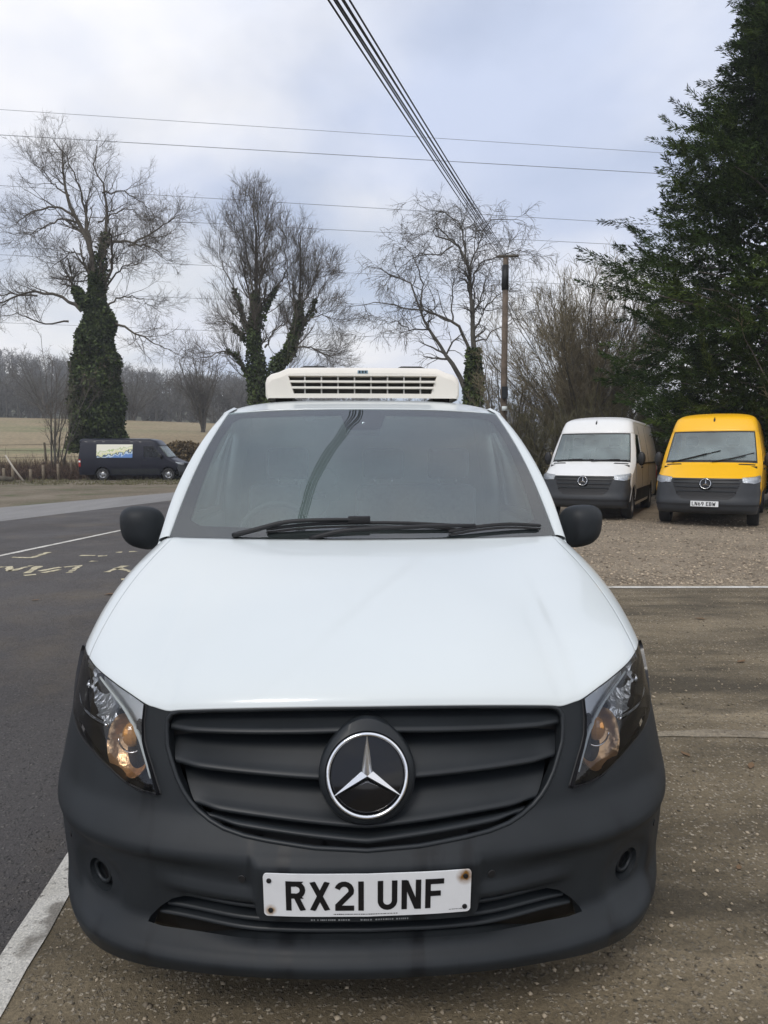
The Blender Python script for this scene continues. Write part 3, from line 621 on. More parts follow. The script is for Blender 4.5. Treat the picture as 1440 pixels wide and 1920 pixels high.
for s0, s1, z_, hh, o in ((-.085, .075, .4045, .0022, .0012), (.205, .243, .4075, .0016, .0012)):
    q = s0
    while q < s1:
        w_ = random.uniform(.0012, .004); b = len(V)
        for a, c_ in ((q, z_), (q + w_, z_), (q + w_, z_ + hh), (q, z_ + hh)): V.append(np.array(pl_s(a, c_)) + np.array([0, -o, 0]))
        Fz.append((b, b + 1, b + 2, b + 3)); q += w_ + random.uniform(.0008, .0022)
obj('small_print', V, Fz, M['ink'], plate, smooth=False)['kind'] = 'stuff'
V = []; Fz = []; q = -.15
while q < .10:
    w_ = random.uniform(.002, .005); b = len(V)
    if abs(q + .035) > .012 and random.random() > .12:
        for a, c_ in ((q, .3835), (q + w_, .3835), (q + w_, .3875), (q, .3875)): V.append(np.array(fas0(a, c_)) + np.array([0, -.0185, 0]))
        Fz.append((b, b + 1, b + 2, b + 3))
    q += w_ + random.uniform(.001, .003)
obj('holder_print', V, Fz, mat('pale_print', (.22, .23, .24), .6), plate, smooth=False)['kind'] = 'stuff'

# ---- bonnet, wings
col_s = [p[0] for p in b_edge] + [.60] + [p[0] for p in lamp_up[0:]] + [1.09]
col_z = [p[1] for p in b_edge] + [.843] + [p[1] for p in lamp_up[0:]] + [.916]
nC = len(col_s)
rear_x = np.interp(np.arange(nC), [0, 5, 8, 11, nC - 1], [0, .50, .66, .80, .872])
taus = [0, .012, .04, .09, .17, .28, .42, .58, .75, .9, 1.0]
rows = []
for tau in taus:
    r_ = []
    for j in range(nC):
        p0 = np.array(fas0(col_s[j], col_z[j])) + np.array([0, -.004, .002]); fx = rear_x[j] / .83
        p1 = np.array([rear_x[j], 1.125 + .175 * fx ** 2 + (.03 if j == nC - 1 else 0), 1.178 - .008 * fx ** 2 - (.028 if j == nC - 1 else (.008 if j == nC - 2 else 0))])
        sd_ = j / (nC - 1); g = tau ** (.62 + .26 * sd_ ** 2)
        x_ = p0[0] + (p1[0] - p0[0]) * (tau ** (1.0 if j < nC - 3 else 1.0)); y_ = p0[1] + (p1[1] - p0[1]) * tau; z_ = p0[2] + (p1[2] - p0[2]) * g
        # rounded shoulder: the outer columns bulge outwards
        x_ += .028 * math.sin(math.pi * tau) * sst(.5, 1.0, sd_)
        z_ += .008 * math.sin(math.pi * min(tau * 1.1, 1)) * (1 - sst(.25, .80, sd_))
        r_.append((x_, y_, z_))
    rows.append(r_)
bn = Net(rows); G = bn.grid(97, 61, 0, nC - 3); gridobj('bonnet', mirror_grid(G), M['paint'], van, thick=.008)
bonnet_edge_out = bn.grid(nC * 4, 61)[:, -1]
for sx in (-1, 1):
    G = bn.grid(17, 61, nC - 3, nC - 1).copy(); G[..., 2] -= .0015 * np.clip(1 - np.arange(17) / 4, 0, 1)[None, :]
    low_ = np.array([[np.array([p[0] + (za_f(p[2] - d) - p[0]) * min(1, max(0, (i_ / 60 - .30) * 3)), p[1] + .02 * (1 - i_ / 60), p[2] - d]) for d in np.array([.02, .05, .09]) * min(1, max(.06, (i_ / 60 - .30) * 3))] for i_, p in enumerate(G[:, -1])])
    # wing side: blend from the shoulder down to the arch
    rowsw = np.concatenate([G, low_], 1)
    if sx < 0: rowsw[..., 0] *= -1
    gridobj('wing_top', rowsw, M['paint'], van, flip=(sx < 0), thick=.006)
# ---- windscreen
def wsx(f): return f
wrow = []
for v in np.linspace(0, 1, 6):
    r_ = []
    for u in np.linspace(0, 1, 7):
        hw = (.818 + (.704 - .818) * v) + .010 * math.sin(math.pi * v); yc = 1.135 + (2.0 - 1.135) * v; ye = 1.305 + (2.085 - 1.305) * v
        z_ = 1.180 + (1.748 - 1.180) * v - (.010 + .004 * v) * u ** 2; bul = .035 * math.sin(math.pi * v)
        r_.append((hw * u, yc + (ye - yc) * u ** 2.2 - bul * .6, z_ + bul * .75))
    wrow.append(r_)
wn = Net(wrow); G = mirror_grid(wn.grid(33, 41)); gridobj('windscreen', G, M['screen'], van)
wout = lambda u, v: (0, -.5, .85)
# added pale film behind the glass, its colour standing in for cab brightness
mm = bpy.data.materials.new('brightening_film'); mm.use_nodes = True; t_ = mm.node_tree; n_ = t_.nodes; l_ = t_.links; n_.clear()
o_ = n_.new('ShaderNodeOutputMaterial'); a_ = n_.new('ShaderNodeBsdfTransparent'); a_.inputs[0].default_value = (.97, .99, .985, 1); d_ = n_.new('ShaderNodeBsdfDiffuse'); d_.inputs[0].default_value = (.56, .645, .64, 1); x_ = n_.new('ShaderNodeMixShader')
c_ = n_.new('ShaderNodeTexCoord'); z_ = n_.new('ShaderNodeTexNoise'); z_.inputs['Scale'].default_value = 2.2; z_.inputs['Detail'].default_value = 3; l_.new(c_.outputs['Object'], z_.inputs['Vector'])
r_ = n_.new('ShaderNodeMapRange'); r_.inputs[1].default_value = .3; r_.inputs[2].default_value = .7; r_.inputs[3].default_value = .18; r_.inputs[4].default_value = .38
l_.new(z_.outputs[0], r_.inputs[0]); l_.new(r_.outputs[0], x_.inputs[0]); l_.new(a_.outputs[0], x_.inputs[1]); l_.new(d_.outputs[0], x_.inputs[2]); l_.new(x_.outputs[0], o_.inputs[0])
G_ = mirror_grid(wn.grid(33, 41)) + np.array([0, .006, -.009]); gridobj('brightening_film', G_, mm, van)
wsO = [(-6, 0), (6, 0), (6, 5), (-6, 5)]; k_ = []
inn = [(-5.5, .52), (-5.1, .36), (-3.5, .32), (3.5, .32), (5.1, .36), (5.5, .52), (5.66, 3.6), (5.6, 4.45), (5.3, 4.70), (1.0, 4.70), (.95, 4.68), (.72, 4.02), (.45, 3.93), (-.45, 3.93), (-.72, 4.02), (-.95, 4.68), (-1.0, 4.70), (-5.3, 4.70), (-5.6, 4.45), (-5.66, 3.6)]
V, T = drape(wn, [(-5.98, .01), (5.98, .01), (5.98, 4.99), (-5.98, 4.99)], [inn], .16, -.005, 0, wout); obj('windscreen_border', V, T, mat('frit_black', (.020, .019, .022), .35), van)
# camera cover behind the glass
ctr = wn(0, 4.3); bevobj('sensor_cover', box(-.085, .085, ctr[1] + .01, ctr[1] + .10, ctr[2] - .07, ctr[2] - .02), M['interior'], van, .008)
V, T = ellipsoid(np.array(wn(0, 4.25)) + np.array([0, .004, -.006]), (.016, .008, .008), 14, 8); obj('camera_lens', V, T, M['chrome'], van)
# cowl panel between bonnet and glass
cw = []
for u in np.linspace(-1, 1, 41):
    fx = u * .825 / .83; yb = 1.125 + .175 * fx ** 2; zb = 1.178 - .008 * fx ** 2
    cw.append([(u * .825, yb - .05, zb - .03), (u * .825, yb + .005, zb - .022), (u * .82, yb + .03, zb - .012), (u * .815, yb + .06, zb + .02)])
G = np.array(cw); obj('cowl', G.reshape(-1, 3), gridfaces(41, 4, True), M['black'], van)
# ---- A pillars, roof
roofz = lambda x, y: np.interp(y, [2.0, 2.1, 2.25, 2.5, 3.0, 5.1], [1.749, 1.770, 1.800, 1.834, 1.852, 1.846]) - .026 * (abs(x) / .737) ** 4
for sx in (-1, 1):
    e = wn.grid(33, 41)[:, -1]; o_c = catmull([(.869, 1.32, 1.150), (.850, 1.50, 1.315), (.822, 1.74, 1.480), (.783, 1.95, 1.622), (.742, 2.12, 1.728)], 41)
    mid = (e * .45 + o_c * .55); nrm = np.stack([.02 * np.ones(41), -.014 * np.ones(41), .010 * np.ones(41)], 1); mid = mid + nrm * np.sin(np.linspace(.55, 2.95, 41))[:, None]
    back = o_c + np.array([-.01, .06, -.01]); inn_ = e + np.array([.0, .012, -.012])
    G = np.stack([inn_, e + np.array([0.004, -.004, .003]), mid, o_c, back], 1)
    G = np.stack([catmull(r, 13) for r in G], 0)
    if sx < 0: G[..., 0] *= -1
    gridobj('windscreen_pillar', G, M['paint'], van, flip=(sx > 0) is False)
rr_ = []
edge = wn.grid(33, 41)[-1]
yst = [2.0, 2.03, 2.08, 2.15, 2.25, 2.4, 2.6, 3.0, 3.6, 4.3, 4.9, 5.08]
for i, y0 in enumerate(yst):
    row = []
    for u in np.linspace(0, 1, 17):
        hw = np.interp(y0, [2.0, 2.15, 2.6], [.722, .738, .745]); x_ = hw * u; yy = y0 + (.085 * u ** 2.2) * np.interp(y0, [2.0, 3.0], [1, 0])
        row.append((x_, yy, roofz(x_, yy - .085 * u ** 2.2 * np.interp(y0, [2.0, 3.0], [1, 0])) - (.02 * u ** 6 if i else 0.0) + (.002 if i == 0 else 0)))
    rr_.append(row)
gridobj('roof', mirror_grid(np.array(rr_)), M['paint'], van, thick=.01)
# ---- body sides
sideS = lambda y, z: np.array([za_f(z), y, z])
archf = [(WCY - .405 * math.cos(a), WR + .405 * math.sin(a)) for a in np.linspace(R(12), R(168), 26)]
RCY = 4.13; archr = [(RCY + .405 * math.cos(a), WR + .405 * math.sin(a)) for a in np.linspace(R(168), R(12), 26)]
top_front = [(.70, .86), (.80, .93), (.95, 1.00), (1.15, 1.07), (1.33, 1.13)]
pil = [(1.50, 1.30), (1.74, 1.468), (1.95, 1.61), (2.13, 1.735), (2.3, 1.775)]
sideO = [(.66, .74)] + [p for p in archf if p[0] > .66 and p[1] > .6] 
sideO = [p for p in archf if not (p[0] < WCY and p[1] < .66)] + [(WCY + .41, .27), (RCY - .41, .27)] + [(2 * RCY - a, b) for a, b in archr] + [(RCY + .41, .30), (5.10, .32), (5.12, .9), (5.06, 1.775), (2.3, 1.775)] + pil[::-1][1:] + top_front[::-1] + [(.69, .80)]
dwin = [(1.62, 1.22), (2.46, 1.22), (2.50, 1.64), (2.22, 1.655), (1.98, 1.56), (1.72, 1.385)]
for sx in (-1, 1):
    S_ = (lambda y, z: sideS(y, z) * [sx, 1, 1])
    V, T = drape(S_, sideO, [dwin], .06, 0, 0.015, (sx, 0, .1), bstep=.04); obj('side_panel', V, T, M['paint'], van)
    V, T = drape(S_, dwin, (), .08, -.006, 0, (sx, 0, .1)); obj('door_window', V, T, M['sideglass'], van)
    V, T = drape(S_, [(1.36, .40), (3.70, .40), (3.70, .56), (1.36, .56)], (), .06, .012, .014, (sx, 0, 0)); obj('side_moulding', V, T, M['bumper'], van)
    V, T = tube([S_(2.30, 1.06), S_(2.31, 1.06) + np.array([sx * .03, 0, 0]), S_(2.45, 1.06) + np.array([sx * .03, 0, 0]), S_(2.46, 1.06)], .012, 8); obj('door_handle', V, T, M['bumper'], van)
    for yl in (1.40, 2.55, 3.62):
        V, T = tube([S_(yl, z) + np.array([sx * .001, 0, 0]) for z in np.linspace(.58, 1.18, 8)], .003, 6); obj('shut_line', V, T, M['black'], van)
    for wy in (WCY, RCY):
        # wheel: tyre, rim
        wx = sx * .80; k = 40
        prof = [(.20, -.11), (.27, -.115), (.315, -.105), (.332, -.08), (.335, 0), (.332, .08), (.315, .105), (.27, .115), (.20, .11)]
        V = [(wx + sx * o, wy + r * math.cos(2 * math.pi * j / k), WR + r * math.sin(2 * math.pi * j / k)) for r, o in prof for j in range(k)]
        wh = obj('wheel', V, [(i * k + j, i * k + (j + 1) % k, (i + 1) * k + (j + 1) % k, (i + 1) * k + j) for i in range(len(prof) - 1) for j in range(k)], M['rubber'], van, sharp=50)
        prof = [(.205, .10), (.195, .07), (.16, .06), (.10, .075), (.06, .09), (.0005, .09)]
        V = [(wx + sx * o, wy + r * math.cos(2 * math.pi * j / k), WR + r * math.sin(2 * math.pi * j / k)) for r, o in prof for j in range(k)]
        obj('rim', V, [(i * k + j, i * k + (j + 1) % k, (i + 1) * k + (j + 1) % k, (i + 1) * k + j) for i in range(len(prof) - 1) for j in range(k)], M['steel'], wh, sharp=40)
        # arch liner
        V = [(sx * o, wy + .40 * math.cos(t), WR + .40 * math.sin(t)) for o in (.93, .55) for t in np.linspace(R(-15), R(195), 24)]
        obj('arch_liner', V, [(i, i + 1, 24 + i + 1, 24 + i) for i in range(23)], M['black'], van)
# rear, underside
V = [(sx * (w_ - .012), y_, z_) for z_, w_ in ((.32, .93), (.56, .95), (.9, .912), (1.2, .866), (1.47, .822), (1.70, .75)) for y_ in (5.06, 5.11) for sx in (-1, 1)]
T = []
for i in range(5):
    a = i * 4; T += [(a + 2, a + 3, a + 7, a + 6), (a + 1, a, a + 4, a + 5), (a, a + 2, a + 6, a + 4), (a + 3, a + 1, a + 5, a + 7)]
T += [(0, 1, 3, 2), (20, 22, 23, 21)]
obj('rear_door', V, T, M['paint'], van, smooth=False)
V, T = merge(box(-.55, .55, .30, 1.6, .24, .30), box(-.88, .88, 1.36, 3.70, .26, .32), box(-.5, .5, 3.7, 5.0, .30, .36)); obj('underbody', V, T, M['black'], van, smooth=False)
V, T = box(-.62, .62, .22, .30, .28, .80); obj('radiator', V, T, M['black'], van, smooth=False)
V, T = box(-.80, .80, 1.02, 1.06, .35, 1.10); obj('firewall', V, T, M['black'], van, smooth=False)
# ---- mirrors
for sx in (-1, 1):
    prof = []
    cx, cy, cz = sx * 1.012, 1.55, 1.186
    V = []; nu, nv = 28, 18
    for i in range(nv + 1):
        ph = math.pi * i / nv
        for j in range(nu):
            t = 2 * math.pi * j / nu; sp = lambda q, e: math.copysign(abs(q) ** e, q)
            X = sp(math.sin(ph), .7) * sp(math.cos(t), .72); Z = sp(math.sin(ph), .7) * sp(math.sin(t), .72); Y = sp(math.cos(ph), .8)
            w_ = .098 * (1 + .06 * Z); zz = cz + .097 * Z * (1 - .10 * X) + .012 * X
            V.append((cx + sx * w_ * X, cy - .085 * Y * (1.0 if Y > 0 else .25) + .03 * X * X, zz))
    mr = obj('door_mirror', V, [(i * nu + j, i * nu + (j + 1) % nu, (i + 1) * nu + (j + 1) % nu, (i + 1) * nu + j)[::sx] for i in range(nv) for j in range(nu)], M['bumper'], van)
    V, T = ellipsoid((cx, cy + .022, cz), (.082, .004, .08), 24, 8); obj('mirror_glass', V, T, M['chrome'], mr)
    V, T = tube([(sx * .85, 1.62, 1.14), (sx * .90, 1.58, 1.145), (sx * .95, 1.56, 1.15)], [.03, .028, .03], 10); obj('mirror_arm', V, T, M['bumper'], mr)
# ---- wipers
def wpt(u, v, o): 
    n = surfn(wn, u, v); n = n if n[2] > 0 else -n; return np.array(wn(u, v)) + n * o
def wiper(arm, blade, clip=None):
    V, T = tube(catmull([wpt(*p) for p in arm], 20), np.linspace(.011, .007, 20), 8); a = obj('wiper', V, T, M['black'], van)
    V, T = tube(catmull([wpt(*p) for p in blade], 24), .008, 6); obj('blade', V, T, M['rubber'], a)
    V, T = tube(catmull([(q[0], q[1], q[2] - .014) for q in [wpt(*p) for p in blade]], 24), .005, 6); obj('blade_rubber', V, T, M['rubber'], a)
    if clip:
        p = wpt(*clip); V, T = box(p[0] - .045, p[0] + .045, p[1] - .012, p[1] + .012, p[2] - .014, p[2] + .016); bevobj('blade_clip', (V, T), M['black'], a, .006)
wiper([(-3.9, .02, .012), (-3.2, .10, .03), (-2.3, .24, .045), (-1.2, .30, .045), (.1, .33, .040)], [(-2.9, .18, .018), (-1.6, .28, .024), (0, .31, .026), (1.4, .30, .024), (2.75, .26, .018)], (-.15, .34, .036))
wiper([(-1.6, -.02, .015), (-.6, .05, .035), (.8, .10, .04), (2.3, .15, .04), (3.3, .17, .036)], [(2.5, .08, .02), (3.4, .18, .026), (4.4, .24, .026), (5.5, .22, .018)], None)
# ---- cab interior
bevobj('dashboard', box(-.78, .78, 1.30, 1.72, .80, 1.115), M['interior'], van, .05, 3)
bevobj('binnacle', box(-.62, -.24, 1.50, 1.70, 1.09, 1.165), M['interior'], van, .03, 3)
V, T = box(-.06, .17, 1.36, 1.50, 1.118, 1.121); obj('paper_sheet', V, T, M['paper'], van, smooth=False)
V, T = tube([(-.43 + .185 * math.cos(a), 1.80 + .185 * math.sin(a) * .42, 1.10 + .185 * math.sin(a) * .9) for a in np.linspace(0, 2 * math.pi, 40, endpoint=False)], .016, 10, closed=True); sw = obj('steering_wheel', V, T, mat('wheel_leather', (.06, .065, .07), .5), van)
V, T = merge(tube([(-.60, 1.80, 1.10), (-.26, 1.80, 1.10)], .018, 8), tube([(-.43, 1.80, 1.10), (-.43, 1.73, .96)], .02, 8), ellipsoid((-.43, 1.79, 1.10), (.07, .03, .06), 14, 8)); obj('wheel_hub', V, T, M['interior'], sw)
for x0, x1 in ((-.68, -.20), (-.06, .68)):
    st = bevobj('seat', box(x0, x1, 1.95, 2.42, .62, .80), M['fabric'], van, .05, 3)
    b = bevobj('seat_back', box(x0 + .02, x1 - .02, 2.36, 2.50, .78, 1.34), M['fabric'], st, .05, 3)
    for hx in ([(x0 + x1) / 2] if x1 < 0 else [x0 + .18, x1 - .18]):
        bevobj('headrest', box(hx - .12, hx + .12, 2.40, 2.49, 1.37, 1.55), M['fabric'], st, .035, 3)
        for q in (-.05, .05):
            V, T = tube([(hx + q, 2.45, 1.32), (hx + q, 2.45, 1.40)], .007, 6); obj('headrest_post', V, T, M['chrome'], st)
V, T = box(-.84, .84, 2.64, 2.66, .40, 1.74); obj('bulkhead', V, T, M['bulkhead'], van, smooth=False)
V, T = box(-.86, .86, 1.10, 2.64, .34, .38); obj('cab_floor', V, T, M['interior'], van, smooth=False)
gl_ = np.array([[(x_ * .98, y_ + .03, roofz(x_, y_) - .035 - .01) for x_ in np.linspace(-.70, .70, 13)] for y_ in np.linspace(2.06, 2.62, 6)]); obj('headlining', gl_.reshape(-1, 3), gridfaces(6, 13, True), M['trim'], van)
for sx in (-1, 1):
    V, T = tube([(sx * .79, 1.40, 1.16), (sx * .765, 1.72, 1.42), (sx * .70, 2.10, 1.70)], .024, 8); obj('pillar_trim', V, T, M['trim'], van)
    V, T = tube([(sx * .80, 2.52, .60), (sx * .78, 2.52, 1.3), (sx * .70, 2.52, 1.73)], .05, 8); obj('pillar_trim', V, T, M['trim'], van)
    bevobj('door_card', box(min(sx * .82, sx * .86), max(sx * .82, sx * .86), 1.4, 2.5, .4, 1.18), M['trim'], van, .012)
    V, T = box(min(sx * .14, sx * .62), max(sx * .14, sx * .62), 2.10, 2.115, 1.60, 1.70); 
    vz = bevobj('sun_visor', box(min(sx * .17, sx * .64), max(sx * .17, sx * .64), 2.10, 2.28, 1.715, 1.735), M['trim'], van, .006)
# ---- roof refrigeration unit
fr = bpy.data.objects.new('refrigeration_unit', None); link(fr, van)
def fx_shell(front, hwb):
    rows = []
    for y0, zt, hw, zl in ((2.46, 1.985, .555, 1.852), (2.47, 2.006, .565, 1.848), (2.52, 2.024, .572, 1.846), (2.75, 2.045, .576, 1.85), (3.15, 2.045, .574, 1.85), (3.30, 2.01, .55, 1.85), (3.31, 1.95, .54, 1.85)):
        pr = [(0, zt), (hw * .6, zt - .001), (hw * .76, zt - .004), (hw * .80, zt - .012), (hw * .86, zt - .028), (hw * .94, zt - .040), (hw * .985, zt - .062), (hw, zt - .09), (hw * 1.0, (zt + zl) / 2 - .03), (hw * 1.0, zl + .01), (hw * .98, zl - .012)]
        rows.append([(a, y0, b) for a, b in pr])
    return np.array(rows)
G = fx_shell(0, 0); o = gridobj('casing', mirror_grid(G), M['cream'], fr); o.data.set_sharp_from_angle(angle=R(50))
# front panel with the trapezoid opening
fpO = [(p[0], p[2]) for p in G[0][::-1]] ; fpO = [(-a, b) for a, b in fpO] + [(a, b) for a, b in fpO[::-1][1:]]
flat = lambda u, v: np.array([u, 2.46 - .02 * (1 - (u / .58) ** 2) + .10 * max(0, v - 1.955), v])
op = [(-.418, 1.966), (.446, 1.966), (.415, 1.868), (-.385, 1.868)]
op = [(-.432, 1.968), (.432, 1.968), (.400, 1.866), (-.400, 1.866)]
V, T = drape(flat, fpO, [op], .03, 0, .0, (0, -1, 0), hflange=.05); obj('front_panel', V, T, M['cream'], fr, sharp=50)
V, T = drape(flat, [(a * 1.02, b) for a, b in op], (), .1, -.045, 0, (0, -1, 0)); obj('vent_core', V, T, mat('condenser_fins', (.045, .045, .042), .6, .3, var=.5, vscale=220), fr)
for zb in (1.9345, 1.9000):
    hw = np.interp(zb, [1.866, 1.968], [.400, .432]); V, T = merge(*[]) if False else box(-hw, hw, 2.436, 2.475, zb - .006, zb + .006)
    bevobj('vent_slat', (V, T), M['cream'], fr, .003, 2)
for i in range(1, 9):
    xx = -.432 + .864 * i / 9; V, T = box(xx - .004, xx + .004, 2.452, 2.47, 1.866, 1.968); obj('vent_bar', V, T, mat('bar_grey', (.42, .41, .38), .5) if i == 1 else bpy.data.materials['bar_grey'], fr, smooth=False)
V, T = box(-.030, .030, 2.4405, 2.452, 1.981, 1.999); lg = obj('badge', V, T, mat('logo_blue', (.20, .30, .36), .4), fr, smooth=False)
for xx in (-.018, .0, .017):
    V, T = box(xx - .004, xx + .004, 2.4385, 2.442, 1.984, 1.996); obj('logo_mark', V, T, M['ink'], lg, smooth=False)
for sx in (-1, 1):
    V, T = box(min(sx * .42, sx * .52), max(sx * .42, sx * .52), 2.55, 3.25, 1.80, 1.86); obj('mounting_rail', V, T, M['black'], fr, smooth=False)
    V, T = merge(tube([(sx * .40, 2.72, 2.035), (sx * .36, 2.72, 2.052), (sx * .24, 2.72, 2.052), (sx * .20, 2.72, 2.035)], .006, 6)); obj('lifting_handle', V, T, M['black'], fr)
# ================================================================== panel vans in the background
M['navy'] = mat('navy_paint', (0.004, 0.005, 0.014), 0.32, coat=0.1, spec=.35)
M['yellow'] = mat('yellow_paint', (0.92, 0.49, 0.006), 0.40, coat=0.25, var=.02, vscale=2)
M['dirtywhite'] = mat('white_van_paint', (0.78, 0.78, 0.76), 0.38, coat=0.4, var=.03, vscale=1.5)
M['lampbright'] = mat('van_lamp', (.75, .77, .78), .3, .6, bump=.8, bscale=25)
M['vanbumper'] = mat('van_bumper', (.028, .031, .035), .5, var=.1, vscale=2)
M['vscreen'] = glass('van_windscreen', (.82, .88, .87), 2.1, dust_sheen=.28)  # strong pale film lightens these screens in place of reflected sky
def wheelset(root, x, y, r, side):
    k = 28; w_ = .11
    prof = [(r * .6, -w_), (r * .93, -w_), (r, -w_ * .7), (r, w_ * .7), (r * .93, w_), (r * .6, w_)]
    def ring(prof): return [(x + side * o, y + q * math.cos(2 * math.pi * j / k), r + q * math.sin(2 * math.pi * j / k)) for q, o in prof for j in range(k)], [(i * k + j, i * k + (j + 1) % k, (i + 1) * k + (j + 1) % k, (i + 1) * k + j) for i in range(len(prof) - 1) for j in range(k)]
    V, T = ring(prof); wh = obj('wheel', V, T, M['rubber'], root, sharp=40)
    V, T = ring([(r * .61, w_ * .9), (r * .56, w_ * .6), (r * .42, w_ * .5), (r * .30, w_ * .75), (r * .16, w_ * .9), (.0005, w_ * .9)]); obj('rim', V, T, M['steel'], wh, sharp=40)
    for j in range(5):
        a = 2 * math.pi * j / 5; V, T = ellipsoid((x + side * w_ * .62, y + r * .42 * math.cos(a), r + r * .42 * math.sin(a)), (.012, .035, .035), 8, 6); obj('rim_hole', V, T, M['black'], wh)
def panel_van(name, label, loc, rz, paint, L_=5.93, front_detail=True, plate_text=False, graphic=False, newgen=True, group=None, windows=False):
    root = thing(name, label, 'van', loc, rz, group); HW = 1.0; root.scale = (1, 1, 1.025 if newgen else 1.0)
    wz = smooth_lut([(.25, .94), (.5, .985), (.8, 1.0), (1.25, .995), (1.5, .965), (1.9, .885), (2.15, .83), (2.27, .79)], .03)
    fx = np.array([0, .22, .44, .64, .80, .91, .975, 1.0]); fy = np.array([0, .012, .055, .14, .27, .45, .70, 1.0])
    #      zc   yc    hw   dep  droop
    spec = [(.28, .10, .93, .30, 0), (.36, .02, .965, .36, 0), (.50, .0, .985, .40, 0), (.62, .03, .99, .42, 0), (.76, .055, .995, .44, 0), (.90, .085, .995, .46, 0), (.985, .13, .99, .48, .0), (1.03, .22, .985, .50, -.0), (1.12, .42, .98, .46, -.03), (1.235, .70, .972, .36, -.06), (1.30, .82, .965, .32, -.04), (1.52, 1.02, .935, .30, -.03), (1.75, 1.22, .90, .28, -.02), (1.96, 1.40, .865, .26, -.02), (2.12, 1.52, .835, .24, -.03), (2.27, 1.68, .80, .22, -.06), (2.345, 1.95, .77, .12, -.10)]
    rows = [[(hw * a, yc + dep * b, zc + dr * b) for a, b in zip(fx, fy)] for zc, yc, hw, dep, dr in spec]
    for r_ in rows:
        x_, y_, z_ = r_[-1]; r_[-1] = (float(wz(z_)), y_, z_)
    nt_ = Net(rows); out_ = lambda u, v: (math.copysign((min(abs(u) / 7, 1)) ** 3, u), -.6, .4)
    def pan(nm, r0, r1, m, nv, thick=.006): return gridobj(nm, mirror_grid(nt_.grid(43, nv, 0, 7, r0, r1)), m, root, thick=thick)
    bmp = pan('bumper', 0, 6, M['vanbumper'], 25); pan('bonnet', 6, 10, paint, 19); pan('forehead', 13, 16, paint, 15)
    # windscreen with pillars either side
    ws = gridobj('windscreen', mirror_grid(nt_.grid(31, 15, 0, 5.25, 10, 13)), M['vscreen'], root)
    for sx in (-1, 1):
        G = nt_.grid(9, 17, 5.25, 7, 9.95, 13.05).copy(); G[..., 0] *= sx; gridobj('windscreen_pillar', G, paint, root, flip=(sx < 0))
    V, T = drape(nt_, [(-5.25, 10.02), (5.25, 10.02), (5.25, 12.98), (-5.25, 12.98)], [[(-5.0, 10.25), (5.0, 10.25), (5.0, 12.85), (-5.0, 12.85)]], .2, .003, 0, out_); obj('screen_seal', V, T, M['black'], root)
    # wings: white cheek beside the lamps
    for sx in (-1, 1):
        V, T = drape(nt_, [(sx * a, b) for a, b in ((6.35, 4.2), (7, 3.6), (7, 6.0), (5.9, 6.0), (6.2, 5.3))], (), .2, .006, .006, out_); obj('wing', V, T, paint, root)
        lamp = [(sx * a, b) for a, b in ((3.2, 5.0), (4.6, 4.85), (6.0, 5.2), (6.3, 6.4), (5.9, 7.15), (4.6, 6.55), (3.1, 6.1))]
        V, T = drape(nt_, lamp, (), .15, .012, .012, out_); hl = obj('headlight', V, T, M['lampbright'], root)
        V, T = drape(nt_, lamp, (), .15, .020, .008, out_); obj('lens', V, T, M['lens'], hl)
        V, T = drape(nt_, [(sx * a, b) for a, b in ((2.6, 9.35), (4.7, 9.35), (4.8, 9.75), (2.7, 9.75))], (), .15, .004, .004, out_); obj('bonnet_vent', V, T, M['black'], root)
    # grille
    go = [(-2.95, 6.0), (2.95, 6.0), (3.05, 5.2), (2.5, 3.2), (2.0, 2.6), (-2.0, 2.6), (-2.5, 3.2), (-3.05, 5.2)]
    V, T = drape(nt_, go, (), .2, .004, .004, out_); g = obj('grille', V, T, M['black'], root)
    for v0, h, wd in ((5.62, .24, 2.85), (5.02, .22, 2.9), (4.42, .20, 2.7), (3.82, .18, 2.5)):
        V, T = drape(nt_, [(-wd, v0 - h / 2), (wd, v0 - h / 2), (wd, v0 + h / 2), (-wd, v0 + h / 2)], (), .2, .022, .02, out_); obj('grille_slat', V, T, M['slat'], g)
    c, x, up, n = frame_at(nt_, 0.0, 4.75); star_badge(c + n * .03, x, up, n, .105, root, M['chrome'], M['gloss'], hood=False)
    if newgen:
        V, T = drape(nt_, [(-.11, 14.55), (0, 15.0), (.11, 14.55), (.08, 14.3), (-.08, 14.3)], (), .05, .006, .006, out_); obj('roof_camera', V, T, M['black'], root)
    V, T = drape(nt_, [(-6.6, 1.55), (6.6, 1.55), (6.6, 1.85), (-6.6, 1.85)], (), .2, .010, .01, out_); obj('bumper_step', V, T, M['black'], root)
    # roof and sides
    y1 = L_; zr = [(0, 2.375), (.3, 2.37), (.55, 2.352), (.70, 2.32), (.78, 2.27), (.812, 2.215)]
    G = []
    for y_ in (1.95, 2.1, 2.4, 3.0, 4.0, 5.0, y1 - .1, y1):
        dz = np.interp(y_, [1.95, 2.1, 2.4, y1 - .1, y1], [-.03, -.012, 0, 0, -.05]); G.append([(a, y_ + (.12 * (a / .8) ** 2 if y_ < 2.0 else 0), b + dz) for a, b in catmull(zr, 13)])
    gridobj('roof', mirror_grid(np.array(G)), paint, root, thick=.01)
    wy0, wy1, r_ = .98, .98 + (3.665 if L_ > 5.5 else 3.25), .345; ar = .43
    a0 = [(wy0 + ar * math.cos(t), r_ + ar * math.sin(t)) for t in np.linspace(R(172), R(-10), 22)]; a1 = [(wy1 + ar * math.cos(t), r_ + ar * math.sin(t)) for t in np.linspace(R(190), R(-10), 22)]
    fe = [nt_(6.999, v) for v in (15.8, 15, 14, 13, 12, 11, 10, 9, 8, 7, 6, 5, 4.4)]; fe = [(p[1], p[2]) for p in fe]
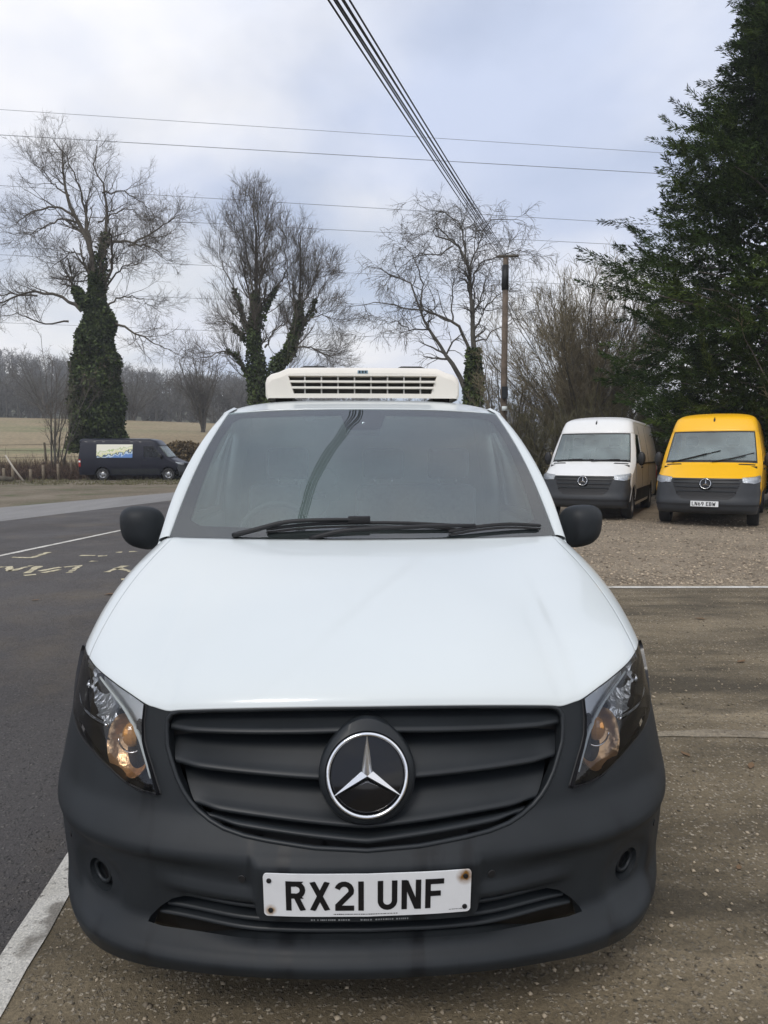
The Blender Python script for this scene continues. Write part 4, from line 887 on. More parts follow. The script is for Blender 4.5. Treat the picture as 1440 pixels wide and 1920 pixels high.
    so_ = [p for p in a0 if p[1] > .28] + [(wy0 + ar, .28), (wy1 - ar, .28)] + [p for p in a1 if p[1] > .28] + [(y1, .32), (y1 + .02, 1.2), (y1 - .08, 2.24), (2.1, 2.245)] + fe
    dw = [(1.42, 1.30), (2.32, 1.30), (2.34, 1.92), (1.86, 1.94), (1.66, 1.78), (1.36, 1.42)]
    for sx in (-1, 1):
        S_ = (lambda y, z: np.array([sx * float(wz(z)), y, z])); o_ = (sx, 0, .1)
        V, T = drape(S_, so_, [dw], .12, 0, .02, o_, bstep=.06); obj('side_panel', V, T, paint, root)
        V, T = drape(S_, dw, (), .12, -.006, 0, o_); obj('door_window', V, T, M['sideglass'] if newgen else glass('dark_glass', (.25, .27, .28), 1.5), root)
        V, T = drape(S_, [(wy0 + ar + .03, .36), (wy1 - ar - .03, .36), (wy1 - ar - .03, .66), (wy0 + ar + .03, .66)], (), .12, .012, .012, o_); obj('side_moulding', V, T, M['bumper'], root)
        for yl in (1.25, 2.50, 3.75):
            V, T = tube([S_(yl, z) + np.array([sx * .001, 0, 0]) for z in np.linspace(.68, 1.25 if yl < 2 else 2.15, 10)], .004, 5); obj('shut_line', V, T, M['black'], root)
        V, T = drape(S_, [(2.55, 1.22), (y1 - .1, 1.22), (y1 - .1, 1.26), (2.55, 1.26)], (), .12, .008, .008, o_); obj('waist_moulding', V, T, M['bumper'] if newgen else M['navy'], root)
        V, T = box(min(sx * .98, sx * 1.025), max(sx * .98, sx * 1.025), 2.18, 2.38, 1.13, 1.17); bevobj('door_handle', (V, T), M['black'], root, .008)
        V, T = ellipsoid((sx * 1.10, 1.32, 1.36), (.09, .06, .16), 16, 10); mr = obj('door_mirror', V, T, M['black'], root)
        V, T = tube([(sx * .97, 1.34, 1.28), (sx * 1.10, 1.33, 1.30)], .035, 8); obj('mirror_arm', V, T, M['black'], mr)
        wheelset(root, sx * .86, wy0, r_, sx); wheelset(root, sx * .86, wy1, r_, sx)
        for wy in (wy0, wy1):
            V = [(sx * o, wy + ar * 1.0 * math.cos(t), r_ + ar * math.sin(t)) for o in (.97, .55) for t in np.linspace(R(-10), R(190), 20)]; obj('arch_liner', V, [(i, i + 1, 21 + i, 20 + i) for i in range(19)], M['black'], root)
        V, T = drape(S_, [(y1 - .10, .78), (y1 + .01, .78), (y1 + .01, 1.20), (y1 - .10, 1.20)], (), .1, .012, .012, o_); tl = obj('tail_lamp', V, T, mat('tail_red', (.30, .01, .01), .2), root)
        V, T = drape(S_, [(y1 - .09, 1.02), (y1, 1.02), (y1, 1.12), (y1 - .09, 1.12)], (), .1, .018, .006, o_); obj('tail_lamp_white', V, T, M['paper'], tl)
    V, T = box(-.80, .80, y1 - .06, y1 + .01, .34, 2.18); bevobj('rear_door', (V, T), paint, root, .03)
    V, T = merge(box(-.86, .86, wy0 + ar, wy1 - ar, .28, .36), box(-.5, .5, .25, y1 - .1, .30, .38)); obj('underbody', V, T, M['black'], root, smooth=False)
    V, T = box(-.9, .9, .80, .84, .35, 1.22); obj('firewall', V, T, M['black'], root, smooth=False)
    bevobj('dashboard', box(-.88, .88, .95, 1.35, .95, 1.27), M['interior'], root, .04)
    for x0, x1 in ((-.78, -.22), (-.10, .82)):
        st = bevobj('seat', box(x0, x1, 2.05, 2.25, .8, 1.62), M['fabric'], root, .06)
        bevobj('headrest', box((x0 + x1) / 2 - .14, (x0 + x1) / 2 + .14, 2.08, 2.18, 1.66, 1.86), M['fabric'], st, .04)
    V, T = merge(box(-.93, .93, 2.46, 2.49, .4, 1.5), box(-.78, .78, 2.46, 2.49, 1.5, 2.2)); obj('bulkhead', V, T, M['bulkhead'], root, smooth=False)
    V, T = box(-.93, .93, .84, 2.46, .38, .42); obj('cab_floor', V, T, M['interior'], root, smooth=False)
    # wipers
    def wp(u, v, o):
        n = surfn(nt_, u, v, .02); n = n if n[2] > 0 else -n; return np.array(nt_(u, v)) + n * o
    for (u0, v0), (u1, v1), (u2, v2) in (((-3.9, 9.95), (-1.6, 10.45), (.9, 11.05)), ((.2, 9.95), (2.2, 10.4), (4.6, 10.9))) if newgen and plate_text else (((-4.0, 9.95), (-2, 10.15), (.4, 10.2)), ((.2, 9.95), (2.2, 10.15), (4.4, 10.2))):
        V, T = tube([wp(u0, v0, .02), wp(u1, v1, .03), wp((u1 + u2) / 2, (v1 + v2) / 2, .03)], .014, 6); a = obj('wiper', V, T, M['black'], root)
        V, T = tube([wp(u1 - .5, v1 - .1, .015), wp(u2, v2, .015)], .012, 6); obj('blade', V, T, M['rubber'], a)
    # plate
    if plate_text:
        V, T = box(-.26, .26, -.035, -.028, .425, .536); pl = obj('number_plate', V, T, M['paper'], root, smooth=False)
        fl = lambda s, z: np.array([s, -.036, z]); xs = -.235
        for ch in 'LN69 EBW':
            if ch == ' ': xs += .03; continue
            o, wd = glyph(ch, xs, .441, .00098, fl, pl, .001); xs += wd + .011
        V, T = merge(box(-.27, .27, -.028, .02, .415, .545)); obj('plate_holder', V, T, M['black'], root, smooth=False)
    if graphic:
        for sx in (-1,):
            S_ = (lambda y, z: np.array([sx * float(wz(z)), y, z])); o_ = (sx, 0, .1)
            P = lambda y0, y1_, z0, z1: [(y0, z0), (y1_, z0), (y1_, z1), (y0, z1)]
            V, T = drape(S_, P(2.95, 4.95, 1.28, 2.02), (), .15, .012, .010, o_); gp = obj('advert_panel', V, T, graphic, root)
            tag(gp, 'printed advert panel in pale yellow, white and blue on the dark van side')
    return root
GL['L'] = (46, [[(7, 79), (7, 7), (46, 7)]])
GL['6'] = (50, [arc(25, 25, 18, 18, 90, 450, 14), [(25, 43), (12, 40), (24, 79)]]); GL['9'] = (50, [arc(25, 54, 18, 18, -90, 270, 14), [(25, 36), (38, 39), (26, 0)]])
GL['E'] = (46, [[(7, 0), (7, 79)], [(0, 72), (46, 72)], [(7, 40), (38, 40)], [(0, 7), (46, 7)]])
GL['B'] = (50, [[(7, 0), (7, 79)], [(0, 72), (28, 72)] + arc(27, 57, 15, 15, 80, -80, 7) + [(8, 42)], [(8, 40), (28, 40)] + arc(27, 23.5, 16, 16.5, 80, -80, 7) + [(0, 7)]])
GL['W'] = (60, [[(5, 79), (17, 0)], [(17, 0), (30, 60)], [(30, 60), (43, 0)], [(43, 0), (55, 79)]])
panel_van('panel_van', 'white panel van with dark grey bumper parked on gravel beside the yellow van', (4.48, 15.55, 0), R(-27), M['dirtywhite'], group='vans parked on the gravel')
panel_van('panel_van', 'bright yellow panel van parked on gravel beneath the evergreen tree', (6.56, 14.05, 0), R(-30), M['yellow'], plate_text=True, group='vans parked on the gravel')
def advert():
    m = bpy.data.materials.new('advert_print'); m.use_nodes = True; t = m.node_tree; n = t.nodes; l = t.links; p = n['Principled BSDF']; p.inputs['Roughness'].default_value = .4
    co = n.new('ShaderNodeTexCoord'); sp = n.new('ShaderNodeSeparateXYZ'); l.new(co.outputs['Object'], sp.inputs[0])
    nz = n.new('ShaderNodeTexNoise'); nz.inputs['Scale'].default_value = 5; nz.inputs['Detail'].default_value = 3; l.new(co.outputs['Object'], nz.inputs['Vector'])
    # height gradient wobbled by noise: pale yellow print above, blue picture in the lower front half
    r = n.new('ShaderNodeValToRGB'); r.color_ramp.interpolation = 'CONSTANT'; e = r.color_ramp.elements
    e[0].position = 0; e[0].color = (.12, .25, .55, 1); e[1].position = .42; e[1].color = (.55, .66, .75, 1)
    for pos, c in ((.50, (.03, .08, .16, 1)), (.56, (.72, .72, .42, 1)), (.66, (.78, .76, .62, 1)), (.74, (.45, .55, .25, 1)), (.79, (.80, .78, .66, 1))): q = e.new(pos); q.color = c
    a = n.new('ShaderNodeMath'); a.operation = 'MULTIPLY_ADD'; a.inputs[1].default_value = 1.0; a.inputs[2].default_value = -1.45; l.new(sp.outputs[2], a.inputs[0])
    b = n.new('ShaderNodeMath'); b.operation = 'MULTIPLY_ADD'; b.inputs[1].default_value = .17; b.inputs[2].default_value = -.42; l.new(sp.outputs[1], b.inputs[0])
    c = n.new('ShaderNodeMath'); c.operation = 'ADD'; l.new(a.outputs[0], c.inputs[0]); l.new(b.outputs[0], c.inputs[1])
    d = n.new('ShaderNodeMath'); d.operation = 'MULTIPLY_ADD'; d.inputs[1].default_value = .5; l.new(nz.outputs[0], d.inputs[0]); l.new(c.outputs[0], d.inputs[2])
    l.new(d.outputs[0], r.inputs[0]); l.new(r.outputs[0], p.inputs['Base Color']); return m
panel_van('panel_van', 'dark navy panel van with advert panel parked side-on beyond the road', (-11.2, 39.8, 0), R(91.5), M['navy'], graphic=advert(), newgen=False)
# ================================================================== trees
def unit(v): return v / (np.linalg.norm(v, axis=-1, keepdims=True) + 1e-9)
def grow(P, Rr, n, length, ang=(30, 60), trop=(0, 0, .3), npts=5, wig=.25, t0=.15, rs=.55, rmin=.006, taper=.5, tpow=1.0, r0=None):
    N_, K = P.shape[:2]; idx = np.repeat(np.arange(N_), n); k = len(idx); t = t0 + (1 - t0) * rng.random(k) ** tpow; q = t * (K - 1); i = np.minimum(q.astype(int), K - 2); f = (q - i)[:, None]
    p = P[idx, i] * (1 - f) + P[idx, i + 1] * f; T = unit(P[idx, i + 1] - P[idx, i]); r = (Rr[idx, i] * (1 - f[:, 0]) + Rr[idx, i + 1] * f[:, 0])
    rv = unit(rng.normal(size=(k, 3))); pr = unit(np.cross(T, rv)); a = np.radians(rng.uniform(ang[0], ang[1], k))[:, None]; d = unit(T * np.cos(a) + pr * np.sin(a))
    Ln = length * rng.uniform(.55, 1.25, k) * (1 - taper * t); st = (Ln / (npts - 1))[:, None]; out_ = [p]; tr = np.array(trop)
    for j in range(npts - 1):
        d = unit(d + wig * rng.normal(size=(k, 3)) * .6 + tr * (.35 + .65 * j / npts)); p = p + d * st; out_.append(p)
    Q = np.stack(out_, 1); ra = np.clip(r * rs, rmin, None) if r0 is None else np.full(k, r0)
    return Q, np.maximum(ra[:, None] * np.linspace(1, .35, npts)[None], rmin * .6)
def tubes(sets):
    VV = []; FF = []; b = 0
    for P, Rr, n in sets:
        N_, K = P.shape[:2]; T = np.gradient(P, axis=1); T = unit(T); ref = np.where(np.abs(T[..., 2:]) < .9, np.array([0, 0, 1.0]), np.array([1.0, 0, 0])); U = unit(np.cross(T, ref)); W2 = np.cross(T, U)
        an = np.arange(n) * 2 * np.pi / n; V = P[:, :, None] + Rr[:, :, None, None] * (U[:, :, None] * np.cos(an)[:, None] + W2[:, :, None] * np.sin(an)[:, None])
        ii = (np.arange(N_)[:, None, None] * K + np.arange(K - 1)[None, :, None]) * n + np.arange(n)[None, None]; jj = np.roll(ii, -1, axis=2)
        VV.append(V.reshape(-1, 3)); FF.append(np.stack([ii, jj, jj + n, ii + n], -1).reshape(-1, 4) + b); b += N_ * K * n
    return np.concatenate(VV), np.concatenate(FF)
def limbs(Ls, K=16, wig=.0):
    P = []; Rr = []
    for pts, r0, r1 in Ls:
        q = resample(catmull(pts, 40), K); q[1:] += rng.normal(0, wig, (K - 1, 3)); P.append(q); Rr.append(r0 + (r1 - r0) * np.linspace(0, 1, K) ** .65)
    return np.array(P), np.array(Rr)
def pxlimbs(Ls, X, d, depth=1.5, vs=1.0):
    """limb outlines measured as (picture x, picture y) -> metres in the tree's own frame; each limb leans in depth as well"""
    s = d / 1290.; o = []
    for pts, r0, r1 in Ls:
        k = len(pts); dy = rng.uniform(-depth, depth); y0 = 0
        o.append(([((a - 720) * s - X, dy * (i / (k - 1)) ** 1.3 * (1 if len(o) else .15), 1.52 + (850 - b) * s * vs) for i, (a, b) in enumerate(pts)], r0, r1))
    return o
M['bark'] = mat('bark', (.105, .09, .068), .95, var=.35, vscale=3, bump=.6, bscale=12)
M['bark_grey'] = mat('grey_bark', (.10, .092, .078), .95, var=.3, vscale=3, bump=.5, bscale=12)
M['twig'] = mat('twig', (.12, .10, .078), .95, island=.3)
M['twig_tan'] = mat('tan_twig', (.19, .16, .10), .95, island=.4)
M['twig_olive'] = mat('olive_twig', (.12, .11, .06), .95, island=.4)
M['ivy'] = mat('ivy_leaf', (.036, .058, .018), .6, spec=.25, island=.85, col2=(.074, .098, .032), var=.2, vscale=1.2)
M['ivy_dry'] = mat('dry_ivy', (.07, .055, .03), .7, island=.6)
M['conifer'] = mat('conifer_leaf', (.019, .034, .010), .8, spec=.12, island=.65, col2=(.036, .060, .014), var=.25, vscale=.9)
M['conifer_tip'] = mat('conifer_tip', (.062, .092, .020), .8, spec=.15, island=.5)
def leaves(cent, size, jitter=.3, droop=0.0, n4=True):
    k = len(cent); d = unit(rng.normal(size=(k, 3)) + np.array([0, 0, -droop])); e = unit(np.cross(d, rng.normal(size=(k, 3)))); s = (size * rng.uniform(1 - jitter, 1 + jitter, k))[:, None]
    V = np.stack([cent, cent + d * s * .5 + e * s * .42, cent + d * s * 1.1, cent + d * s * .5 - e * s * .42], 1).reshape(-1, 3); return V, np.arange(k * 4).reshape(-1, 4)
def ivy_on(P, Rr, n, thick, size, zmax=None, pw=1.0):
    """leaf clumps wrapped round limbs"""
    N_, K = P.shape[:2]; idx = rng.integers(0, N_, n); t = rng.random(n) ** pw * (K - 1); i = np.minimum(t.astype(int), K - 2); f = (t - i)[:, None]
    p = P[idx, i] * (1 - f) + P[idx, i + 1] * f; T = unit(P[idx, i + 1] - P[idx, i]); pr = unit(np.cross(T, rng.normal(size=(n, 3)))); r = Rr[idx, i][:, None]
    lump = 1 + .5 * np.sin(p[:, 2:] * 2.3 + idx[:, None]) * np.cos(p[:, :1] * 3 + pr[:, :1] * 2)
    th = thick * (1 - .75 * (t / (K - 1)))[:, None] if np.isscalar(thick) else np.interp(p[:, 2:], thick[0], thick[1])
    return p + pr * (r + th * lump * rng.random((n, 1)) ** .45)
def tree(name, label, X, Y, trunkL, limbL, lv, tw, bark='bark', twm='twig', ivy=(), group=None, z=0.0, wig=.05):
    root = thing(name, label, 'tree', (X, Y, z), 0, group)
    P0, R0 = limbs(trunkL, 18, wig * .5); R0 = R0 * .8; V, F_ = tubes([(P0, R0, 9)]); fastobj('trunk', V, F_, M[bark], root, True)
    P1, R1 = limbs(limbL, 16, wig) if limbL else (None, None); R1 = R1 * .62; sets = []
    base = [(P0, R0)] + ([(P1, R1)] if limbL else [])
    if limbL: sets.append((P1, R1, 6))
    big = list(sets)
    # branches grow from the limbs and the upper trunk
    cur = None
    for li, kw in enumerate(lv):
        src = base if li == 0 else [cur]; got = []
        for bi, (p, r) in enumerate(src):
            kk = dict(kw)
            if li == 0: kk['n'] = int(kw['n'] * (1 if (bi == 1 or not limbL) else kw.get('trunk_f', .6))); kk['t0'] = kw.get('t0', .2) if (bi == 1 or not limbL) else kw.get('trunk_t0', .45)
            kk.pop('trunk_f', None); kk.pop('trunk_t0', None); got.append(grow(p, r, **kk))
        K = got[0][0].shape[1]; cur = (np.concatenate([g[0] for g in got]), np.concatenate([g[1] for g in got])); sets.append((cur[0], cur[1], 4 if li == 0 else 3))
    V, F_ = tubes(sets[:-1]); fastobj('crown', V, F_, M[bark], root, False)
    V, F_ = tubes(sets[-1:]); o = fastobj('twigs', V, F_, M[twm], root, False); o['kind'] = 'stuff'
    for nm, cent, size, mt in [i_(P0, R0, P1, R1) for i_ in ivy]:
        V, F_ = leaves(cent, size); o = fastobj(nm, V, F_, M[mt], root); o['kind'] = 'stuff'
    return root
# ---- tall ivy tree
X, d = -19.0, 46.0
tl = pxlimbs([([(188, 845), (187, 760), (188, 680), (192, 600), (194, 540), (190, 480), (184, 445), (170, 410), (155, 380), (143, 330), (141, 270)], .75, .05)], X, d, .6, .93)
ll = pxlimbs([([(196, 530), (203, 480), (210, 430), (215, 385), (211, 330), (195, 290), (200, 255)], .32, .04), ([(186, 440), (182, 390), (180, 345), (168, 300), (150, 270)], .20, .03), ([(208, 436), (240, 438), (275, 440), (311, 428), (345, 408), (372, 405)], .20, .03), ([(255, 445), (290, 452), (320, 470), (350, 496)], .13, .03), ([(209, 520), (230, 490), (248, 462), (262, 446)], .18, .08), ([(206, 530), (235, 505), (262, 498), (300, 500), (330, 515)], .13, .02), ([(157, 388), (130, 372), (105, 372), (75, 380), (40, 403)], .18, .03), ([(165, 402), (140, 398), (120, 418), (105, 440), (80, 445)], .14, .02), ([(172, 560), (150, 525), (135, 500), (121, 491)], .28, .12), ([(165, 570), (140, 548), (110, 540), (85, 541), (52, 556), (20, 568), (-20, 560)], .24, .03), ([(85, 541), (50, 540), (15, 552), (-30, 585)], .12, .02), ([(215, 590), (250, 605), (290, 628), (330, 648), (365, 668)], .18, .02), ([(212, 560), (240, 540), (270, 545), (300, 565)], .12, .02), ([(210, 345), (240, 335), (270, 350), (300, 380)], .11, .02), ([(150, 350), (125, 330), (105, 300), (110, 270)], .12, .02), ([(175, 470), (150, 455), (120, 470), (90, 480)], .12, .02), ([(200, 400), (225, 380), (250, 365), (280, 390)], .10, .02), ([(140, 590), (110, 600), (80, 590), (40, 610)], .12, .02)], X, d, 4.0, .93)
thk = ([0, 3, 6, 8, 9.5, 10.5, 11.5, 13], [1.2, 1.2, 1.2, .98, .78, .58, .3, .03])
tree('ivy_clad_tree', 'tall bare tree with thick ivy round its trunk, rising behind the dark navy van', X, d, tl, ll,
     [dict(n=17, rs=.45, length=3.0, ang=(25, 65), trop=(0, 0, .16), npts=7, wig=.30, t0=.25, trunk_t0=.5, trunk_f=1.5), dict(n=8, length=1.5, ang=(25, 60), trop=(0, 0, .12), npts=5, wig=.35, rmin=.009), dict(n=5, length=.75, ang=(20, 60), trop=(0, 0, .10), npts=4, wig=.35, rmin=.0055)], None,
     ivy=[lambda P0, R0, P1, R1: ('ivy', ivy_on(P0[:, :11], R0[:, :11], 60000, thk, .2), .19, 'ivy'), lambda P0, R0, P1, R1: ('dry_ivy', ivy_on(P0[:, 4:9], R0[:, 4:9], 3500, ([3, 6, 8.5, 10], [1.5, 1.3, .9, .5]), .2), .15, 'ivy_dry'), lambda P0, R0, P1, R1: ('branch_ivy', ivy_on(P1[[0, 8]][:, :7], R1[[0, 8]][:, :7], 2200, .3, .2), .2, 'ivy')])
# ---- second tree, upright crown with ivy
X, d = -8.1, 44.0
tl = pxlimbs([([(489, 845), (488, 760), (486, 705), (481, 640), (482, 600), (486, 540), (486, 496), (487, 450), (486, 405), (482, 360)], .55, .03), ([(500, 780), (515, 700), (535, 662), (549, 640), (560, 590), (564, 550), (565, 500), (566, 460), (566, 415)], .34, .03)], X, d, .8, .925)
ll = pxlimbs([([(480, 640), (466, 600), (456, 560), (445, 520), (428, 490), (420, 455), (416, 425)], .20, .02), ([(482, 590), (472, 540), (464, 490), (458, 440), (447, 390)], .17, .02), ([(484, 560), (478, 500), (472, 440), (466, 385)], .14, .02), ([(488, 600), (505, 560), (522, 525), (538, 500), (545, 450)], .17, .02), ([(488, 540), (500, 490), (508, 440), (512, 395)], .14, .02), ([(487, 500), (493, 450), (497, 400), (496, 365)], .12, .02), ([(555, 625), (575, 585), (592, 545), (606, 500), (615, 470)], .16, .02), ([(562, 570), (580, 530), (592, 490), (598, 450)], .12, .02), ([(560, 580), (550, 530), (545, 480), (550, 440)], .10, .02), ([(484, 720), (465, 690), (445, 655), (425, 650), (395, 668), (375, 655)], .20, .02), ([(482, 650), (460, 620), (435, 590), (405, 580), (385, 590)], .14, .02), ([(500, 640), (520, 600), (545, 580)], .12, .04), ([(560, 640), (590, 640), (620, 655), (640, 640)], .12, .02), ([(575, 590), (605, 580), (630, 590)], .09, .02), ([(520, 700), (560, 690), (600, 700), (630, 720)], .10, .02)], X, d, 3.0, .925)
thk2 = ([0, 4, 7, 9, 11, 13], [.55, .46, .33, .20, .10, .03])
tree('ivy_clad_tree', 'upright twin-stemmed bare tree with ivy, standing behind the cooling unit', X, d, tl, ll,
     [dict(n=20, length=2.9, ang=(22, 55), trop=(0, 0, .24), npts=7, wig=.18, t0=.12, trunk_t0=.40, trunk_f=2.0, rs=.4), dict(n=9, length=1.3, ang=(18, 45), trop=(0, 0, .22), npts=5, wig=.25, rmin=.009), dict(n=5, length=.7, ang=(20, 50), trop=(0, 0, .15), npts=4, wig=.3, rmin=.0058)], None,
     ivy=[lambda P0, R0, P1, R1: ('ivy', ivy_on(P0[:, :12], R0[:, :12], 15000, thk2, .2), .16, 'ivy'), lambda P0, R0, P1, R1: ('branch_ivy', ivy_on(P1[[0, 3, 6, 9, 10]][:, :9], R1[[0, 3, 6, 9, 10]][:, :9], 2600, .16, .2), .16, 'ivy')])
# ---- spreading tree with drooping twigs behind the pole
X, d = 4.3, 34.0
tl = pxlimbs([([(884, 870), (884, 780), (886, 700), (884, 620), (880, 545), (872, 495), (850, 455), (812, 441)], .36, .04)], X, d, .5, .965)
ll = pxlimbs([([(880, 740), (858, 700), (829, 658), (805, 615), (788, 580), (770, 545), (755, 522), (725, 508), (690, 502)], .26, .02), ([(880, 660), (862, 625), (845, 602), (810, 592), (773, 585), (730, 578), (690, 577), (655, 592)], .16, .015), ([(880, 545), (884, 515), (895, 500), (920, 494), (945, 490), (975, 500)], .10, .015), ([(884, 620), (905, 580), (925, 555), (950, 540), (985, 545)], .11, .015), ([(872, 495), (866, 455), (858, 420), (835, 400), (805, 390), (775, 368)], .11, .012), ([(876, 510), (890, 465), (905, 425), (940, 420), (975, 432)], .10, .012), ([(850, 455), (825, 425), (800, 420), (765, 435)], .07, .01), ([(788, 580), (790, 540), (780, 500), (760, 470), (740, 460)], .10, .012), ([(846, 602), (845, 560), (850, 520), (838, 480)], .09, .012), ([(884, 590), (900, 545), (915, 500), (935, 460)], .09, .012), ([(805, 615), (770, 620), (735, 610), (705, 625)], .08, .012), ([(868, 490), (872, 440), (868, 400), (880, 375)], .07, .01), ([(845, 460), (820, 470), (790, 465), (750, 485), (715, 520)], .07, .01), ([(884, 640), (920, 620), (950, 600), (990, 610)], .08, .012)], X, d, 2.6, .965)
tree('bare_tree', 'spreading bare tree with drooping twigs behind the wooden pole', X, d, tl, ll,
     [dict(n=15, length=1.9, ang=(25, 65), trop=(0, 0, .02), npts=7, wig=.35, t0=.2, trunk_t0=.5, trunk_f=1.3), dict(n=7, length=1.15, ang=(25, 60), trop=(0, 0, -.22), npts=6, wig=.3, rmin=.009), dict(n=3, length=.6, ang=(20, 55), trop=(0, 0, -.28), npts=4, wig=.3, rmin=.0065)], None, bark='bark_grey',
     ivy=[lambda P0, R0, P1, R1: ('ivy', ivy_on(P0[:, :9], R0[:, :9], 7000, ([0, 5, 7, 8], [.30, .26, .16, .06]), .2), .16, 'ivy')])
# ---- coppiced bushes behind the white van
def coppice(name, label, X, Y, H_, spread, ns, twm, group, seed_lv=None, nst=8, ang0=.0, r=.06):
    root = thing(name, label, 'bush', (X, Y, 0), 0, group); st = []
    for i in range(ns):
        a = rng.uniform(0, 2 * math.pi); s_ = spread * rng.random() ** .6; h = H_ * rng.uniform(.7, 1.05) * (1 - .25 * (s_ / spread) ** 2); b = (rng.normal(0, .35), rng.normal(0, .35))
        st.append(([(b[0], b[1], -.05), (b[0] + .12 * s_ * math.cos(a), b[1] + .12 * s_ * math.sin(a), h * .22), (b[0] + .45 * s_ * math.cos(a), b[1] + .45 * s_ * math.sin(a), h * .58), (b[0] + s_ * math.cos(a), b[1] + s_ * math.sin(a), h)], r * rng.uniform(.6, 1.3), .012))
    P, Rr = limbs(st, 12, .03); V, F_ = tubes([(P, Rr, 5)]); fastobj('stems', V, F_, M['bark_grey'], root, False)
    A = grow(P, Rr, nst, H_ * .20, (15, 40), (0, 0, .25), 6, .2, t0=.15, rmin=.011); B = grow(A[0], A[1], 5, H_ * .11, (18, 45), (0, 0, .18), 4, .25, rmin=.0075); C_ = grow(B[0], B[1], 2, H_ * .06, (20, 50), (0, 0, .1), 3, .3, rmin=.006)
    V, F_ = tubes([(A[0], A[1], 3), (B[0], B[1], 3), (C_[0], C_[1], 3)]); o = fastobj('twigs', V, F_, M[twm], root, False); o['kind'] = 'stuff'; return root
coppice('coppiced_bush', 'big fan-shaped bare bush of many stems behind the white panel van', 8.0, 27.5, 8.6, 4.1, 95, 'twig_tan', None, nst=19, r=.036)
coppice('coppiced_bush', 'slender bare bush between the wooden pole and the fan-shaped bush', 5.2, 28.5, 5.6, 1.8, 26, 'twig_tan', None, nst=10)
coppice('coppiced_bush', 'low tangled bare bush beside the evergreen tree behind the yellow van', 10.4, 25.5, 4.6, 2.4, 30, 'twig_olive', None, nst=11)
for i, (x_, y_, h) in enumerate([(5.6, 25.5, 3.4), (6.9, 24.6, 3.2), (8.4, 24.4, 3.6), (9.9, 23.6, 3.3), (4.6, 26.5, 3.0), (11.6, 23.8, 3.0)]):
    coppice('hedge_shrub', 'low twiggy olive-brown hedge shrub behind the parked panel vans', x_, y_, h, 1.5, 30, 'twig_olive', 'hedge shrubs behind the vans', nst=12, r=.03)
# ---- evergreen
def conifer(name, label, X, Y, prof, npl, nlf, Ln, zmax, group=None, z0=.4, seedtip=.22):
    root = thing(name, label, 'tree', (X, Y, 0), 0, group); V, F_ = tubes([limbs([([(0, 0, -.1), (.1, 0, zmax * .4), (0, .1, zmax * .98)], .42, .03)], 14) + (9,)]); fastobj('trunk', V, F_, M['bark'], root, True)
    z = z0 + (zmax - z0) * rng.random(npl) ** .9; az = rng.uniform(0, 2 * np.pi, npl); rad = np.interp(z, prof[0], prof[1]) * (1 + .16 * np.sin(3 * az + z * 1.7) + .12 * np.sin(7 * az - z * 2.9)); fr_ = .25 + .75 * rng.random(npl) ** .6
    # branches from the trunk to each plume
    o_ = np.stack([np.cos(az), np.sin(az), np.zeros(npl)], 1); L0 = Ln * rng.uniform(.6, 1.3, npl); tip = o_ * (rad * fr_)[:, None] + np.array([0, 0, 1]) * z[:, None]
    root_p = o_ * (rad * fr_ * .15)[:, None] + np.array([0, 0, 1]) * (z - .25 * rad * fr_)[:, None]
    k_ = rng.random(npl) < .10; BP = np.stack([root_p[k_] + (tip[k_] - root_p[k_]) * t + np.array([0, 0, .25]) * math.sin(math.pi * t) for t in (0, .35, .7, 1)], 1); V, F_ = tubes([(BP, np.tile(np.array([.05, .04, .025, .012]), (len(BP), 1)), 4)]); o = fastobj('branches', V, F_, M['bark'], root, False)
    d = unit(o_ * rng.uniform(.5, 1.1, (npl, 1)) + np.array([0, 0, 1]) * rng.uniform(-.25, .50, (npl, 1)) + rng.normal(0, .25, (npl, 3)))
    for nm, sel, mt in (('crown', rng.random(npl) > seedtip, 'conifer'), ('crown_tips', None, 'conifer_tip')):
        if sel is None: sel = ~prev
        prev = sel; p, dd, LL = tip[sel], d[sel], L0[sel]; n_ = sel.sum()
        t = rng.random((n_, nlf)) ** .85; spine = p[:, None] + dd[:, None] * (t * LL[:, None])[..., None] + np.array([0, 0, .10]) * (t ** 2)[..., None]
        side = unit(np.cross(dd[:, None], rng.normal(size=(n_, nlf, 3)))); w_ = (.22 * (1 - t * .85) * LL[:, None])[..., None]
        c0 = spine + side * w_ * rng.random((n_, nlf, 1)) * .75; ld = unit(side * .45 + dd[:, None] * 1.0 + rng.normal(0, .25, (n_, nlf, 3))); e = unit(np.cross(ld, rng.normal(size=(n_, nlf, 3)))); s_ = rng.uniform(.06, .15, (n_, nlf, 1))
        Vq = np.stack([c0, c0 + ld * s_ * .45 + e * s_ * .11, c0 + ld * s_ * 1.15, c0 + ld * s_ * .45 - e * s_ * .11], 2).reshape(-1, 3); o = fastobj(nm, Vq, np.arange(len(Vq)).reshape(-1, 4), M[mt], root); o['kind'] = 'stuff'
    # dense inner foliage
    k = 30000; zz = z0 + (zmax - z0) * rng.random(k); aa = rng.uniform(0, 6.28, k); rr2 = np.interp(zz, prof[0], prof[1]) * .72 * rng.random(k) ** .5; V, F_ = leaves(np.stack([rr2 * np.cos(aa), rr2 * np.sin(aa), zz], 1), .13, .4, .3); o = fastobj('inner_foliage', V, F_, M['conifer'], root); o['kind'] = 'stuff'
    return root
conifer('evergreen_tree', 'huge dark green evergreen conifer towering over the yellow panel van', 11.8, 19.8, ([.3, 2.2, 4.5, 6.5, 8.3, 10, 11.3, 12.8, 14.4, 16.5], [2.4, 3.1, 4.1, 4.3, 3.9, 2.7, 1.95, 1.2, .6, .1]), 3100, 225, 1.35, 16.5)
